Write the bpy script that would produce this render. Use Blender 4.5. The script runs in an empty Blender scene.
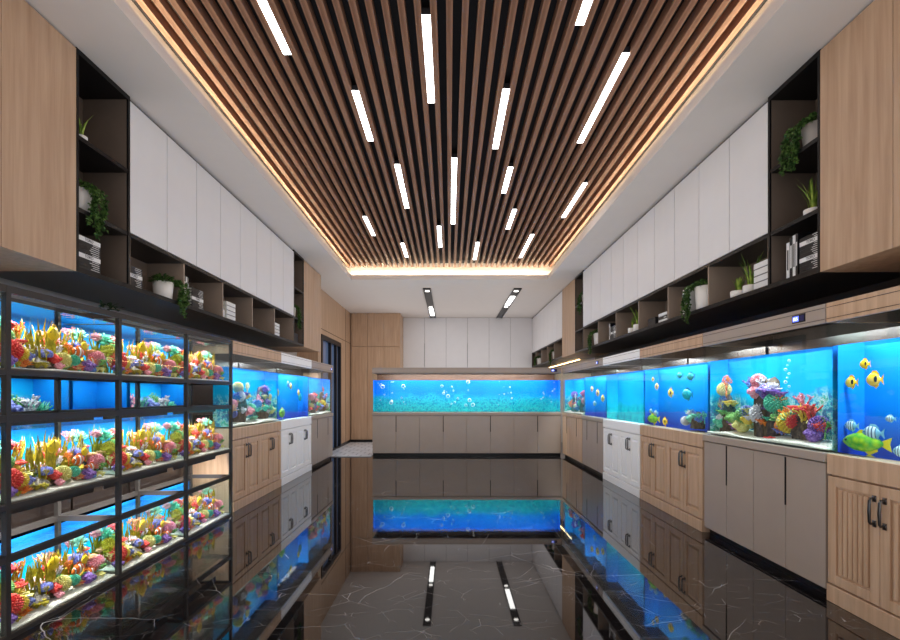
import bpy, bmesh, math, random
from mathutils import Vector, Matrix, noise as mnoise

SC = bpy.context.scene
COL = SC.collection
PI = math.pi

# ------------------------------------------------------------------ camera, world, exposure
EYE = 1.16
cam_d = bpy.data.cameras.new('camera'); cam = bpy.data.objects.new('camera', cam_d); COL.objects.link(cam)
cam.location = (0, 0, EYE); cam.rotation_euler = (PI/2, 0, 0)
cam_d.sensor_fit = 'HORIZONTAL'; cam_d.sensor_width = 36; cam_d.lens = 20
cam_d.shift_x = 0.0006; cam_d.shift_y = 75/900
cam_d.clip_start = 0.05
SC.camera = cam
SC.view_settings.view_transform = 'Standard'; SC.view_settings.look = 'None'
SC.view_settings.exposure = 0.0; SC.view_settings.gamma = 1.0; SC.view_settings.use_curve_mapping = False
w = bpy.data.worlds.new('daylight'); SC.world = w; w.use_nodes = True
bg = w.node_tree.nodes['Background']; bg.inputs[0].default_value = (0.93, 0.96, 1.0, 1); bg.inputs[1].default_value = 0.92     # daylight, entering by the open shop front behind the camera
SC.cycles.use_denoising = True; SC.cycles.denoising_prefilter = 'ACCURATE'; SC.cycles.denoising_input_passes = 'RGB_ALBEDO_NORMAL'
SC.cycles.max_bounces = 8; SC.cycles.transparent_max_bounces = 32; SC.cycles.diffuse_bounces = 4
SC.cycles.glossy_bounces = 4; SC.cycles.sample_clamp_indirect = 3.0
SC.cycles.caustics_reflective = False; SC.cycles.caustics_refractive = False
SC.cycles.use_adaptive_sampling = False
# soft ambient light of a bright shop (Cycles fast GI, added everywhere with ambient occlusion)
SC.cycles.use_fast_gi = True; SC.cycles.fast_gi_method = 'ADD'
w.light_settings.ao_factor = 0.42; w.light_settings.distance = 1.2

STRIP = 9.0          # white strip lights in the slat ceiling
COVE = 60.0          # warm cove strips
TANKW = 1.0          # overall factor on aquarium lamps

def area(name, loc, rot, sx, sy, watts, color, parent=None):
    d = bpy.data.lights.new(name, 'AREA'); d.shape = 'RECTANGLE'; d.size = sx; d.size_y = sy
    d.energy = watts; d.color = color
    o = bpy.data.objects.new(name, d); COL.objects.link(o)
    if parent: o.parent = parent
    o.location = loc; o.rotation_euler = rot
    return o

# ------------------------------------------------------------------ materials
def newmat(name):
    m = bpy.data.materials.new(name); m.use_nodes = True
    nt = m.node_tree; nt.nodes.clear()
    out = nt.nodes.new('ShaderNodeOutputMaterial')
    return m, nt, out
def N(nt, t, **kw):
    n = nt.nodes.new(t)
    for k, v in kw.items(): setattr(n, k, v)
    return n
def c4(c): return (c[0], c[1], c[2], 1)
def hexc(r, g, b):
    f = lambda u: (u/255/12.92) if u/255 <= .04045 else ((u/255+.055)/1.055)**2.4
    return (f(r), f(g), f(b))
def ramp(nt, stops, interp='LINEAR'):
    r = N(nt, 'ShaderNodeValToRGB'); e = r.color_ramp.elements; r.color_ramp.interpolation = interp
    while len(e) < len(stops): e.new(0.5)
    for el, (p, c) in zip(e, stops): el.position = p; el.color = c4(c)
    return r
MATS = {}
def pbsdf(nt, out, rough=.5, spec=.5, metal=0.0, ior=None):
    b = N(nt, 'ShaderNodeBsdfPrincipled')
    b.inputs['Roughness'].default_value = rough; b.inputs['Specular IOR Level'].default_value = spec
    b.inputs['Metallic'].default_value = metal
    if ior: b.inputs['IOR'].default_value = ior
    nt.links.new(b.outputs[0], out.inputs[0]); return b
def plain(name, c, rough=.5, spec=.5, metal=0, vary=.06, scale=6):
    if name in MATS: return MATS[name]
    m, nt, out = newmat(name); b = pbsdf(nt, out, rough, spec, metal)
    tc = N(nt, 'ShaderNodeTexCoord'); nz = N(nt, 'ShaderNodeTexNoise'); nz.inputs['Scale'].default_value = scale
    nz.inputs['Detail'].default_value = 3
    nt.links.new(tc.outputs['Object'], nz.inputs['Vector'])
    r = ramp(nt, [(.3, [x*(1-vary) for x in c]), (.7, [min(1, x*(1+vary)) for x in c])])
    nt.links.new(nz.outputs[0], r.inputs[0]); nt.links.new(r.outputs[0], b.inputs['Base Color'])
    MATS[name] = m; return m
def wood(name, dark, light, scl, rough=.45, spec=.4):
    if name in MATS: return MATS[name]
    m, nt, out = newmat(name); b = pbsdf(nt, out, rough, spec)
    tc = N(nt, 'ShaderNodeTexCoord'); mp = N(nt, 'ShaderNodeMapping'); mp.inputs['Scale'].default_value = scl
    nz = N(nt, 'ShaderNodeTexNoise'); nz.inputs['Scale'].default_value = 1; nz.inputs['Detail'].default_value = 6; nz.inputs['Roughness'].default_value = .6
    nz.inputs['Distortion'].default_value = .4
    nt.links.new(tc.outputs['Object'], mp.inputs[0]); nt.links.new(mp.outputs[0], nz.inputs['Vector'])
    r = ramp(nt, [(.28, dark), (.5, [(a+c)/2 for a, c in zip(dark, light)]), (.72, light)])
    nt.links.new(nz.outputs[0], r.inputs[0]); nt.links.new(r.outputs[0], b.inputs['Base Color'])
    MATS[name] = m; return m
def coralmat(name, c1, c2, scale=14, rough=.6):
    key = 'coral_'+name
    if key in MATS: return MATS[key]
    m, nt, out = newmat(key); b = pbsdf(nt, out, rough, .3)
    tc = N(nt, 'ShaderNodeTexCoord'); vo = N(nt, 'ShaderNodeTexVoronoi'); vo.inputs['Scale'].default_value = scale
    nt.links.new(tc.outputs['Object'], vo.inputs['Vector'])
    r = ramp(nt, [(.1, c2), (.75, c1)])
    nt.links.new(vo.outputs['Distance'], r.inputs[0]); nt.links.new(r.outputs[0], b.inputs['Base Color'])
    MATS[key] = m; return m
def emit(name, c, s):
    if name in MATS: return MATS[name]
    m, nt, out = newmat(name); e = N(nt, 'ShaderNodeEmission'); e.inputs[0].default_value = c4(c); e.inputs[1].default_value = s
    nt.links.new(e.outputs[0], out.inputs[0]); MATS[name] = m; return m
def glassy(name, tint, ior=1.45, bump=0, gl=1.0, mul=1.0, toponly=False):
    if name in MATS: return MATS[name]
    m, nt, out = newmat(name)
    t = N(nt, 'ShaderNodeBsdfTransparent'); t.inputs[0].default_value = c4(tint)
    g = N(nt, 'ShaderNodeBsdfAnisotropic'); g.inputs['Roughness'].default_value = 0.0
    g.inputs[0].default_value = (gl, gl, gl, 1)
    fr = N(nt, 'ShaderNodeFresnel'); fr.inputs[0].default_value = ior
    mx = N(nt, 'ShaderNodeMixShader')
    # thin sheet: the same reflectance from either side (the Fresnel node inverts the index on back faces)
    ge0 = N(nt, 'ShaderNodeNewGeometry'); io = N(nt, 'ShaderNodeMath', operation='MULTIPLY_ADD'); io.inputs[1].default_value = 1/ior-ior; io.inputs[2].default_value = ior
    nt.links.new(ge0.outputs['Backfacing'], io.inputs[0]); nt.links.new(io.outputs[0], fr.inputs[0])
    fac = fr.outputs[0]
    lw = N(nt, 'ShaderNodeLayerWeight'); lw.inputs[0].default_value = .5
    if toponly:
        # seen from below the surface turns into a mirror at flat angles (total reflection)
        tr = N(nt, 'ShaderNodeMapRange'); tr.inputs[1].default_value = .68; tr.inputs[2].default_value = .85; nt.links.new(lw.outputs['Facing'], tr.inputs[0])
        tb = N(nt, 'ShaderNodeMath', operation='MULTIPLY'); nt.links.new(tr.outputs[0], tb.inputs[0]); nt.links.new(ge0.outputs['Backfacing'], tb.inputs[1])
        tm = N(nt, 'ShaderNodeMath', operation='MAXIMUM'); nt.links.new(tb.outputs[0], tm.inputs[0]); nt.links.new(fac, tm.inputs[1]); fac = tm.outputs[0]
    if mul != 1:
        mm = N(nt, 'ShaderNodeMath', operation='MULTIPLY'); mm.inputs[1].default_value = mul
        nt.links.new(fac, mm.inputs[0]); fac = mm.outputs[0]
    if toponly:
        ge = N(nt, 'ShaderNodeNewGeometry'); sz = N(nt, 'ShaderNodeSeparateXYZ'); nt.links.new(ge.outputs['True Normal'], sz.inputs[0])
        ab = N(nt, 'ShaderNodeMath', operation='ABSOLUTE'); nt.links.new(sz.outputs[2], ab.inputs[0])
        gt = N(nt, 'ShaderNodeMath', operation='GREATER_THAN'); gt.inputs[1].default_value = .5; nt.links.new(ab.outputs[0], gt.inputs[0])
        m3 = N(nt, 'ShaderNodeMath', operation='MULTIPLY'); nt.links.new(gt.outputs[0], m3.inputs[0]); nt.links.new(fac, m3.inputs[1]); fac = m3.outputs[0]
    if bump:
        tc = N(nt, 'ShaderNodeTexCoord'); nz = N(nt, 'ShaderNodeTexNoise'); nz.inputs['Scale'].default_value = 16; nz.inputs['Detail'].default_value = 2
        nt.links.new(tc.outputs['Object'], nz.inputs['Vector'])
        bp = N(nt, 'ShaderNodeBump'); bp.inputs['Strength'].default_value = bump; bp.inputs['Distance'].default_value = .005
        nt.links.new(nz.outputs[0], bp.inputs['Height'])
        nt.links.new(bp.outputs[0], g.inputs['Normal']); nt.links.new(bp.outputs[0], fr.inputs['Normal']); nt.links.new(bp.outputs[0], lw.inputs['Normal'])
    nt.links.new(fac, mx.inputs[0]); nt.links.new(t.outputs[0], mx.inputs[1]); nt.links.new(g.outputs[0], mx.inputs[2])
    nt.links.new(mx.outputs[0], out.inputs[0]); MATS[name] = m; return m
def printed(name, stops, blot=None, amount=.5, scale=9, line=.45):
    """printed aquarium background film: blue picture, optional reef silhouette towards the foot"""
    if name in MATS: return MATS[name]
    m, nt, out = newmat(name); b = pbsdf(nt, out, .5, .1)
    tc = N(nt, 'ShaderNodeTexCoord'); sp = N(nt, 'ShaderNodeSeparateXYZ'); nt.links.new(tc.outputs['Generated'], sp.inputs[0])
    nz = N(nt, 'ShaderNodeTexNoise'); nz.inputs['Scale'].default_value = 2.5; nz.inputs['Detail'].default_value = 4
    nt.links.new(tc.outputs['Object'], nz.inputs['Vector'])
    a = N(nt, 'ShaderNodeMath', operation='MULTIPLY_ADD'); a.inputs[1].default_value = .35; nt.links.new(nz.outputs[0], a.inputs[0])
    s = N(nt, 'ShaderNodeMath', operation='SUBTRACT'); s.inputs[1].default_value = .175; nt.links.new(sp.outputs[2], s.inputs[0])
    nt.links.new(s.outputs[0], a.inputs[2])
    r = ramp(nt, stops); nt.links.new(a.outputs[0], r.inputs[0])
    colr = r.outputs[0]
    if blot:
        n2 = N(nt, 'ShaderNodeTexNoise'); n2.inputs['Scale'].default_value = scale; n2.inputs['Detail'].default_value = 7; n2.inputs['Roughness'].default_value = .7
        nt.links.new(tc.outputs['Object'], n2.inputs['Vector'])
        r2 = ramp(nt, blot); nt.links.new(n2.outputs[0], r2.inputs[0])
        n3 = N(nt, 'ShaderNodeTexNoise'); n3.inputs['Scale'].default_value = 3; n3.inputs['Detail'].default_value = 5
        nt.links.new(tc.outputs['Object'], n3.inputs['Vector'])
        q = N(nt, 'ShaderNodeMath', operation='MULTIPLY_ADD'); q.inputs[1].default_value = .5; q.inputs[2].default_value = line-.25
        nt.links.new(n3.outputs[0], q.inputs[0])
        d = N(nt, 'ShaderNodeMath', operation='SUBTRACT'); nt.links.new(q.outputs[0], d.inputs[0]); nt.links.new(sp.outputs[2], d.inputs[1])
        mr = N(nt, 'ShaderNodeMapRange'); mr.inputs[1].default_value = -.06; mr.inputs[2].default_value = .12; mr.inputs[4].default_value = amount
        nt.links.new(d.outputs[0], mr.inputs[0])
        mx = N(nt, 'ShaderNodeMix', data_type='RGBA'); nt.links.new(mr.outputs[0], mx.inputs[0])
        nt.links.new(colr, mx.inputs[6]); nt.links.new(r2.outputs[0], mx.inputs[7]); colr = mx.outputs[2]
    nt.links.new(colr, b.inputs['Base Color']); MATS[name] = m; return m

OAK = wood('oak', hexc(184,149,120), hexc(214,180,150), (26, 26, 1.6))
OAKP = wood('oak_panel', hexc(170,137,110), hexc(198,166,138), (24, 24, 1.3))
SLATW = wood('walnut_slat', hexc(118,84,66), hexc(164,124,102), (40, 1.4, 40), .5, .3)
TAUPE = plain('taupe_lacquer', hexc(170,154,142), .38, .4, vary=.02)
WHITE = plain('white_lacquer', hexc(250,248,247), .4, .4, vary=.01)
WHITEUP = plain('white_door', hexc(224,221,222), .35, .45, vary=.012)
BLACK = plain('black_board', hexc(22,21,22), .3, .2, vary=.1)
GAPM = plain('grey_carcass', hexc(120,116,116), .6, .2)
BRONZE = plain('bronze_panel', hexc(146,128,114), .35, .4, vary=.05)
SLOT = plain('dark_slot', hexc(20,18,18), .5, .3)
KICK = plain('black_plinth', hexc(16,16,18), .3, .4)
PAINT = plain('ceiling_paint', hexc(220,212,207), .8, .2, vary=.01)
WALLP = plain('wall_paint', hexc(186,180,176), .8, .2, vary=.02)
BACKER = plain('black_ceiling', hexc(58,58,62), .8, .1)
FRAME = plain('rack_steel', hexc(66,62,60), .4, .4, metal=.3, vary=.05)
METAL = plain('pull_metal', hexc(120,118,118), .28, .5, metal=1)
DARKP = plain('dark_back', hexc(34,27,24), .25, .4)
COPPER = wood('copper_panel', hexc(92,64,50), hexc(120,86,66), (2, 2, 18))
SANDM = plain('white_sand', hexc(238,230,216), .9, .1, vary=.12, scale=60)
POTM = plain('white_pot', hexc(236,230,224), .35, .5, vary=.02)
SOIL = plain('soil', hexc(50,36,26), .9, .1)
PAPER = plain('paper', hexc(232,228,220), .8, .2, vary=.05, scale=40)
BKBLACK = plain('book_black', hexc(22,22,24), .4, .4)
BKWHITE = plain('book_white', hexc(226,224,222), .5, .3)
LEAF = coralmat('leaf', hexc(44,72,34), hexc(98,130,64), 30, .5)
LEAFD = coralmat('leafdark', hexc(20,40,22), hexc(44,70,38), 30, .5)
GRASSP = coralmat('potgrass', hexc(92,130,44), hexc(166,182,84), 20, .5)
LAMPW = emit('strip_white', (1.0, .985, .96), STRIP)
COVEM = emit('strip_warm', (1.0, .79, .52), COVE)
LAMPT = plain('lamp_housing', hexc(200,200,204), .4, .4)
GLASS = glassy('aquarium_glass', (.97, .99, .985), 1.45, mul=.5)
def clearpane():
    m, nt, out = newmat('side_pane'); t = N(nt, 'ShaderNodeBsdfTransparent'); t.inputs[0].default_value = (.95, .985, .98, 1); nt.links.new(t.outputs[0], out.inputs[0]); return m
SIDEG = clearpane()
WATER = glassy('water', (.93, .985, 1.0), 1.33, bump=.35, toponly=True)
WATERR = glassy('rack_water', (.98, .995, 1.0), 1.33, bump=.9, toponly=True)
DGLASS = glassy('door_glass', (.35, .45, .6), 1.5)

BLUE = [(0, hexc(10,200,225)), (.35, hexc(14,176,238)), (1, hexc(20,120,225))]
DEEP = [(0, hexc(30,70,190)), (.4, hexc(16,132,228)), (1, hexc(24,150,236))]
P_BACK = printed('film_long', [(0, hexc(20,190,206)), (.4, hexc(14,160,226)), (.6, hexc(16,132,236)), (1, hexc(10,104,224))],
                 [(.32, hexc(4,70,110)), (.44, hexc(14,150,170)), (.52, hexc(60,224,206)), (.58, hexc(10,110,150)), (.70, hexc(40,200,200))], .62, 15, .50)
P_REEF = printed('film_reef', [(0, hexc(40,200,205)), (.45, hexc(20,186,226)), (1, hexc(14,112,205))],
                 [(.30, hexc(20,60,84)), (.40, hexc(24,130,150)), (.46, hexc(96,70,150)), (.50, hexc(40,186,190)), (.55, hexc(214,226,224)), (.59, hexc(70,150,90)), (.64, hexc(60,200,190)), (.70, hexc(220,150,90)), (.76, hexc(30,60,80))], .9, 13, .5)
P_FISH = printed('film_fish', DEEP)
P_WHITE = printed('film_white', [(0, hexc(30,205,215)), (.4, hexc(16,172,236)), (1, hexc(16,120,222))],
                 [(.3, hexc(8,100,150)), (.5, hexc(30,190,200)), (.65, hexc(60,214,204))], .8, 10, .34)
P_RACK = printed('film_rack', BLUE)

def marble():
    m, nt, out = newmat('black_marble'); b = pbsdf(nt, out, .025, .5, ior=1.95)
    tc = N(nt, 'ShaderNodeTexCoord')
    nz = N(nt, 'ShaderNodeTexNoise'); nz.inputs['Scale'].default_value = 1.3; nz.inputs['Detail'].default_value = 5
    nt.links.new(tc.outputs['Object'], nz.inputs['Vector'])
    mp = N(nt, 'ShaderNodeMapping'); mp.inputs['Rotation'].default_value = (0, 0, .5); mp.inputs['Scale'].default_value = (1.0, 1.6, 1)
    ad = N(nt, 'ShaderNodeVectorMath', operation='MULTIPLY_ADD'); ad.inputs[1].default_value = (.22,)*3
    nt.links.new(nz.outputs[1], ad.inputs[0]); nt.links.new(tc.outputs['Object'], ad.inputs[2]); nt.links.new(ad.outputs[0], mp.inputs[0])
    tot = None
    for sc, wd, am, off in ((1.5, .004, 1.0, 0), (3.1, .007, .8, 5), (7.5, .012, .45, 9)):
        v = N(nt, 'ShaderNodeTexVoronoi', feature='DISTANCE_TO_EDGE'); v.inputs['Scale'].default_value = sc
        o2 = N(nt, 'ShaderNodeVectorMath', operation='ADD'); o2.inputs[1].default_value = (off, off*.7, 0)
        nt.links.new(mp.outputs[0], o2.inputs[0]); nt.links.new(o2.outputs[0], v.inputs['Vector'])
        mr = N(nt, 'ShaderNodeMapRange'); mr.inputs[1].default_value = 0; mr.inputs[2].default_value = wd; mr.inputs[3].default_value = am; mr.inputs[4].default_value = 0
        nt.links.new(v.outputs['Distance'], mr.inputs[0])
        mk = N(nt, 'ShaderNodeTexNoise'); mk.inputs['Scale'].default_value = sc*.8; mk.inputs['Detail'].default_value = 3
        nt.links.new(o2.outputs[0], mk.inputs['Vector'])
        m2 = N(nt, 'ShaderNodeMapRange'); m2.inputs[1].default_value = .48; m2.inputs[2].default_value = .68
        nt.links.new(mk.outputs[0], m2.inputs[0])
        mu = N(nt, 'ShaderNodeMath', operation='MULTIPLY'); nt.links.new(mr.outputs[0], mu.inputs[0]); nt.links.new(m2.outputs[0], mu.inputs[1])
        if tot is None: tot = mu.outputs[0]
        else:
            mm = N(nt, 'ShaderNodeMath', operation='MAXIMUM'); nt.links.new(tot, mm.inputs[0]); nt.links.new(mu.outputs[0], mm.inputs[1]); tot = mm.outputs[0]
    r = ramp(nt, [(0, hexc(19,16,17)), (1, hexc(196,190,190))]); nt.links.new(tot, r.inputs[0])
    nt.links.new(r.outputs[0], b.inputs['Base Color']); return m
MARBLE = marble()
def tilemat():
    m, nt, out = newmat('pale_tile'); b = pbsdf(nt, out, .35, .4)
    tc = N(nt, 'ShaderNodeTexCoord'); br = N(nt, 'ShaderNodeTexBrick'); br.inputs['Scale'].default_value = 1
    br.inputs['Color1'].default_value = c4(hexc(216,216,220)); br.inputs['Color2'].default_value = c4(hexc(196,198,204)); br.inputs['Mortar'].default_value = c4(hexc(140,140,146))
    br.inputs['Mortar Size'].default_value = .012; br.inputs['Brick Width'].default_value = .24; br.inputs['Row Height'].default_value = .24
    nt.links.new(tc.outputs['Object'], br.inputs['Vector']); nt.links.new(br.outputs[0], b.inputs['Base Color']); return m
TILE = tilemat()
def stripes(name, stops, axis=0):
    m, nt, out = newmat(name); b = pbsdf(nt, out, .4, .4)
    tc = N(nt, 'ShaderNodeTexCoord'); sp = N(nt, 'ShaderNodeSeparateXYZ'); nt.links.new(tc.outputs['Generated'], sp.inputs[0])
    r = ramp(nt, stops, 'CONSTANT'); nt.links.new(sp.outputs[axis], r.inputs[0]); nt.links.new(r.outputs[0], b.inputs['Base Color']); return m
o_, w_, k_ = hexc(240,110,24), hexc(245,240,230), hexc(20,18,18)
CLOWN = stripes('clown_stripes', [(0, o_), (.12, k_), (.14, w_), (.2, k_), (.22, o_), (.42, k_), (.44, w_), (.56, k_), (.58, o_), (.70, k_), (.72, w_), (.8, o_)])
db, dw, dk = hexc(120,190,220), hexc(200,230,240), hexc(40,80,120)
DAMSEL = stripes('damsel_stripes', [(0, db), (.2, dk), (.26, dw), (.38, dk), (.44, dw), (.56, dk), (.62, dw), (.74, dk), (.78, db)])

# ------------------------------------------------------------------ mesh helpers
_ico = {}
def ico(sub):
    if sub not in _ico:
        bm = bmesh.new(); bmesh.ops.create_icosphere(bm, subdivisions=sub, radius=1)
        _ico[sub] = ([v.co.copy() for v in bm.verts], [[v.index for v in f.verts] for f in bm.faces]); bm.free()
    return _ico[sub]
class MB:
    def __init__(s): s.v = []; s.f = []
    def add(s, vs, fs):
        n = len(s.v); s.v += [tuple(v) for v in vs]; s.f += [[i+n for i in f] for f in fs]; return s
    def box(s, x0, x1, y0, y1, z0, z1):
        return s.add([(x0,y0,z0),(x1,y0,z0),(x1,y1,z0),(x0,y1,z0),(x0,y0,z1),(x1,y0,z1),(x1,y1,z1),(x0,y1,z1)],
                     [[0,3,2,1],[4,5,6,7],[0,1,5,4],[1,2,6,5],[2,3,7,6],[3,0,4,7]])
    def tube(s, pts, rad, n=6, cap=True):
        pts = [Vector(p) for p in pts]; k = len(pts)
        if not hasattr(rad, '__len__'): rad = [rad]*k
        vs = []; up = Vector((.13, .21, .97))
        for i, p in enumerate(pts):
            t = (pts[min(i+1, k-1)] - pts[max(i-1, 0)]); t = t.normalized() if t.length > 1e-9 else Vector((0,0,1))
            a = t.cross(up); a = a.normalized() if a.length > 1e-3 else t.cross(Vector((1,0,0))).normalized()
            b = t.cross(a)
            for j in range(n):
                q = 2*PI*j/n; vs.append(p + (a*math.cos(q) + b*math.sin(q))*rad[i])
        fs = [[i*n+j, i*n+(j+1) % n, (i+1)*n+(j+1) % n, (i+1)*n+j] for i in range(k-1) for j in range(n)]
        if cap: fs += [list(range(n))[::-1], [(k-1)*n+j for j in range(n)]]
        return s.add(vs, fs)
    def lathe(s, prof, n=20, c=(0,0,0), wob=None):
        vs = []
        for (r, z) in prof:
            for j in range(n):
                q = 2*PI*j/n; rr = r*(wob(q, r, z) if wob else 1)
                vs.append((c[0]+rr*math.cos(q), c[1]+rr*math.sin(q), c[2]+z))
        k = len(prof)
        fs = [[i*n+j, i*n+(j+1) % n, (i+1)*n+(j+1) % n, (i+1)*n+j] for i in range(k-1) for j in range(n)]
        fs += [list(range(n))[::-1], [(k-1)*n+j for j in range(n)]]
        return s.add(vs, fs)
    def blob(s, c, r, sub=2, amp=.15, freq=2.0, seed=0, sq=(1,1,1)):
        vs, fs = ico(sub); o = Vector((seed*7.3, seed*3.1, seed*1.7)); out = []
        for v in vs:
            d = 1 + amp*mnoise.noise(v*freq + o)
            out.append((c[0]+v.x*d*r*sq[0], c[1]+v.y*d*r*sq[1], c[2]+v.z*d*r*sq[2]))
        return s.add(out, fs)
    def leaf(s, p, d, nrm, L, W):
        """a small folded leaf with two halves"""
        p = Vector(p); d = Vector(d).normalized(); nrm = Vector(nrm)
        side = d.cross(nrm); side = side.normalized() if side.length > 1e-4 else Vector((1,0,0)); up = side.cross(d)
        m = p + d*L*.5
        return s.add([p, m - side*W/2 + up*W*.18, p + d*L, m + side*W/2 + up*W*.18, m], [[0,4,1],[1,4,2],[0,3,4],[3,2,4]])
    def strip(s, pts, wid, side):
        pts = [Vector(p) for p in pts]; side = Vector(side); vs = []
        for p, ww in zip(pts, wid): vs += [p - side*ww/2, p + side*ww/2]
        return s.add(vs, [[2*i, 2*i+1, 2*i+3, 2*i+2] for i in range(len(pts)-1)])
    def prism(s, outline, z0, z1, axis='z'):
        n = len(outline); P = {'z': lambda u, v, t: (u, v, t), 'y': lambda u, v, t: (u, t, v), 'x': lambda u, v, t: (t, u, v)}[axis]
        vs = [P(u, v, z0) for u, v in outline] + [P(u, v, z1) for u, v in outline]
        return s.add(vs, [list(range(n))[::-1], [n+i for i in range(n)]] + [[i, (i+1) % n, n+(i+1) % n, n+i] for i in range(n)])
    def mesh(s, name, mat, smooth=False):
        me = bpy.data.meshes.new(name); me.from_pydata(s.v, [], s.f)
        me.materials.append(mat)
        if smooth: me.polygons.foreach_set('use_smooth', [True]*len(me.polygons))
        bm = bmesh.new(); bm.from_mesh(me); bmesh.ops.recalc_face_normals(bm, faces=bm.faces); bm.to_mesh(me); bm.free()
        me.update(); return me
    def build(s, name, mat, parent=None, smooth=False, bevel=0):
        o = bpy.data.objects.new(name, s.mesh(name, mat, smooth)); COL.objects.link(o)
        if parent: o.parent = parent
        if bevel:
            b = o.modifiers.new('bevel', 'BEVEL'); b.width = bevel; b.segments = 2; b.limit_method = 'ANGLE'
        return o
def B(x0, x1, y0, y1, z0, z1): return MB().box(x0, x1, y0, y1, z0, z1)
def tag(o, label, cat, group=None, kind=None):
    o['label'] = label; o['category'] = cat
    if group: o['group'] = group
    if kind: o['kind'] = kind
    return o
def struct(o): o['kind'] = 'structure'; return o
def empty(name, loc, rz=0.0):
    o = bpy.data.objects.new(name, None); COL.objects.link(o); o.location = loc; o.rotation_euler = (0, 0, rz); o.empty_display_size = .1; return o
class Fr:
    """local frame: x runs left to right along a front, y goes back from it, z up"""
    def __init__(s, loc, rz): s.loc = Vector(loc); s.rz = rz
    def W(s, x, y, z):
        c, n = math.cos(s.rz), math.sin(s.rz); return Vector((s.loc.x + c*x - n*y, s.loc.y + n*x + c*y, s.loc.z + z))
    def root(s, name, x=0, y=0, z=0): return empty(name, s.W(x, y, z), s.rz)
def RF(yfar, x=2.14): return Fr((x, yfar, 0), -PI/2)
def LF(ynear, x=-2.14): return Fr((x, ynear, 0), PI/2)

# ------------------------------------------------------------------ the room
H = EYE + 2.0
struct(B(-2.85, 2.8, -2.0, 13.5, -.1, 0).build('floor', MARBLE))
struct(B(-2.42, -1.47, 9.35, 12.25, 0, .012).build('floor_tiled', TILE))
struct(B(2.76, 2.9, -2.0, 13.5, 0, 3.6).build('wall_right', WALLP))
struct(B(2.735, 2.759, -1.5, 9.4, 1.2, 1.95).build('trim_2', plain('dark_gap_cover', hexc(54,46,42), .4, .3)))  # dark sheet added over the wall to darken the gap above the hoods
struct(B(-2.95, -2.81, -2.0, 9.25, 0, 3.6).build('wall_left', WALLP))
struct(B(-3.0, 2.9, 13.36, 13.5, 0, 3.6).build('wall_back', WALLP))
# soffit round the tray, with the cove ledges
s = MB()
TX, TY0, TY1 = 1.706, -1.2, 8.66
s.box(-2.95, -TX, -2.0, 13.5, H, H+.08); s.box(TX, 2.9, -2.0, 13.5, H, H+.08)
s.box(-TX, TX, TY1, 13.5, H, H+.08); s.box(-TX, TX, -2.0, TY0, H, H+.08)
s.box(-1.95, -1.87, TY0-.2, 8.9, H+.08, H+.45); s.box(1.87, 1.95, TY0-.2, 8.9, H+.08, H+.45); s.box(-1.87, 1.87, 8.80, 8.9, H+.08, H+.45)
s.box(-1.87, 1.87, TY0-.2, TY0-.12, H+.08, H+.45)
struct(s.build('ceiling', PAINT))
struct(B(-1.87, 1.87, TY0-.12, 8.80, H+.32, H+.36).build('ceiling_backing', BACKER))
ORD = ['first','second','third','fourth','fifth','sixth','seventh','eighth','ninth','tenth','eleventh','twelfth','thirteenth','fourteenth','fifteenth','sixteenth','seventeenth','eighteenth','nineteenth']
SP = .0919
zs = EYE + 2.22
slat_me = B(-.019, .019, 0, 8.68-TY0, 0, .065).mesh('ceiling_slat', SLATW)
for k in range(-19, 20):
    o = bpy.data.objects.new('ceiling_slat', slat_me); COL.objects.link(o); o.location = (k*SP, TY0, zs)
    lab = 'brown wooden ceiling slat down the middle of the ceiling tray' if k == 0 else \
        'brown wooden ceiling slat, %s from the %s edge of the tray' % (ORD[19-abs(k)], 'left' if k < 0 else 'right')
    tag(o, lab, 'ceiling slat', 'wooden ceiling slats')
# warm cove strips lying on the ledges
def cove(x0, x1, y0, y1, lab):
    t = empty('cove_light', ((x0+x1)/2, (y0+y1)/2, H+.08)); tag(t, lab, 'light strip', 'warm cove strips')
    mx, my = (x0+x1)/2, (y0+y1)/2
    B(x0-mx, x1-mx, y0-my, y1-my, 0, .008).build('channel', LAMPT, t)
    B(x0-mx+.004, x1-mx-.004, y0-my+.004, y1-my-.004, .008, .014).build('light_strip', COVEM, t)
cove(-1.815, -1.79, TY0, 8.6, 'warm cove light strip along the left edge of the slatted ceiling')
cove(1.79, 1.815, TY0, 8.6, 'warm cove light strip along the right edge of the slatted ceiling')
cove(-1.75, 1.75, 8.725, 8.75, 'warm cove light strip along the far edge of the slatted ceiling')
# white strips in the gaps between slats: gap index, near and far distance, where
STR = [(-11.5, 2.45, 3.27, 'long', 'at upper left, cut by the photo top'), (-1.5, 2.93, 3.81, 'long', 'just left of the middle at the top'),
 (-7.5, 3.66, 4.38, 'medium', 'left of centre, second from the top left'), (-5.5, 4.83, 5.96, 'long', 'left of the long middle strip'),
 (.5, 4.70, 6.51, 'longest', 'on the centre line of the ceiling'), (-11.5, 6.24, 6.98, 'short', 'furthest left at the far end'),
 (-1.5, 6.60, 7.54, 'short', 'just left of the middle at the far end'), (-7.5, 7.34, 8.07, 'short', 'at the far left end near the lit edge'),
 (8.5, 2.3, 3.01, 'medium', 'at upper right, cut by the photo top'), (12.5, 3.255, 4.414, 'long', 'at the right, nearest the camera and uncut'),
 (4.5, 3.64, 4.52, 'medium', 'right of the middle, upper half'), (6.5, 4.89, 5.51, 'short', 'right of the long middle strip'),
 (8.5, 6.0, 6.715, 'short', 'halfway right, below the short one beside the middle'), (15.5, 5.256, 6.27, 'medium', 'furthest right of all'),
 (12.5, 6.94, 8.1, 'medium', 'at the right of the far end'), (4.5, 7.3, 8.22, 'short', 'just right of the middle at the far end')]
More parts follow.
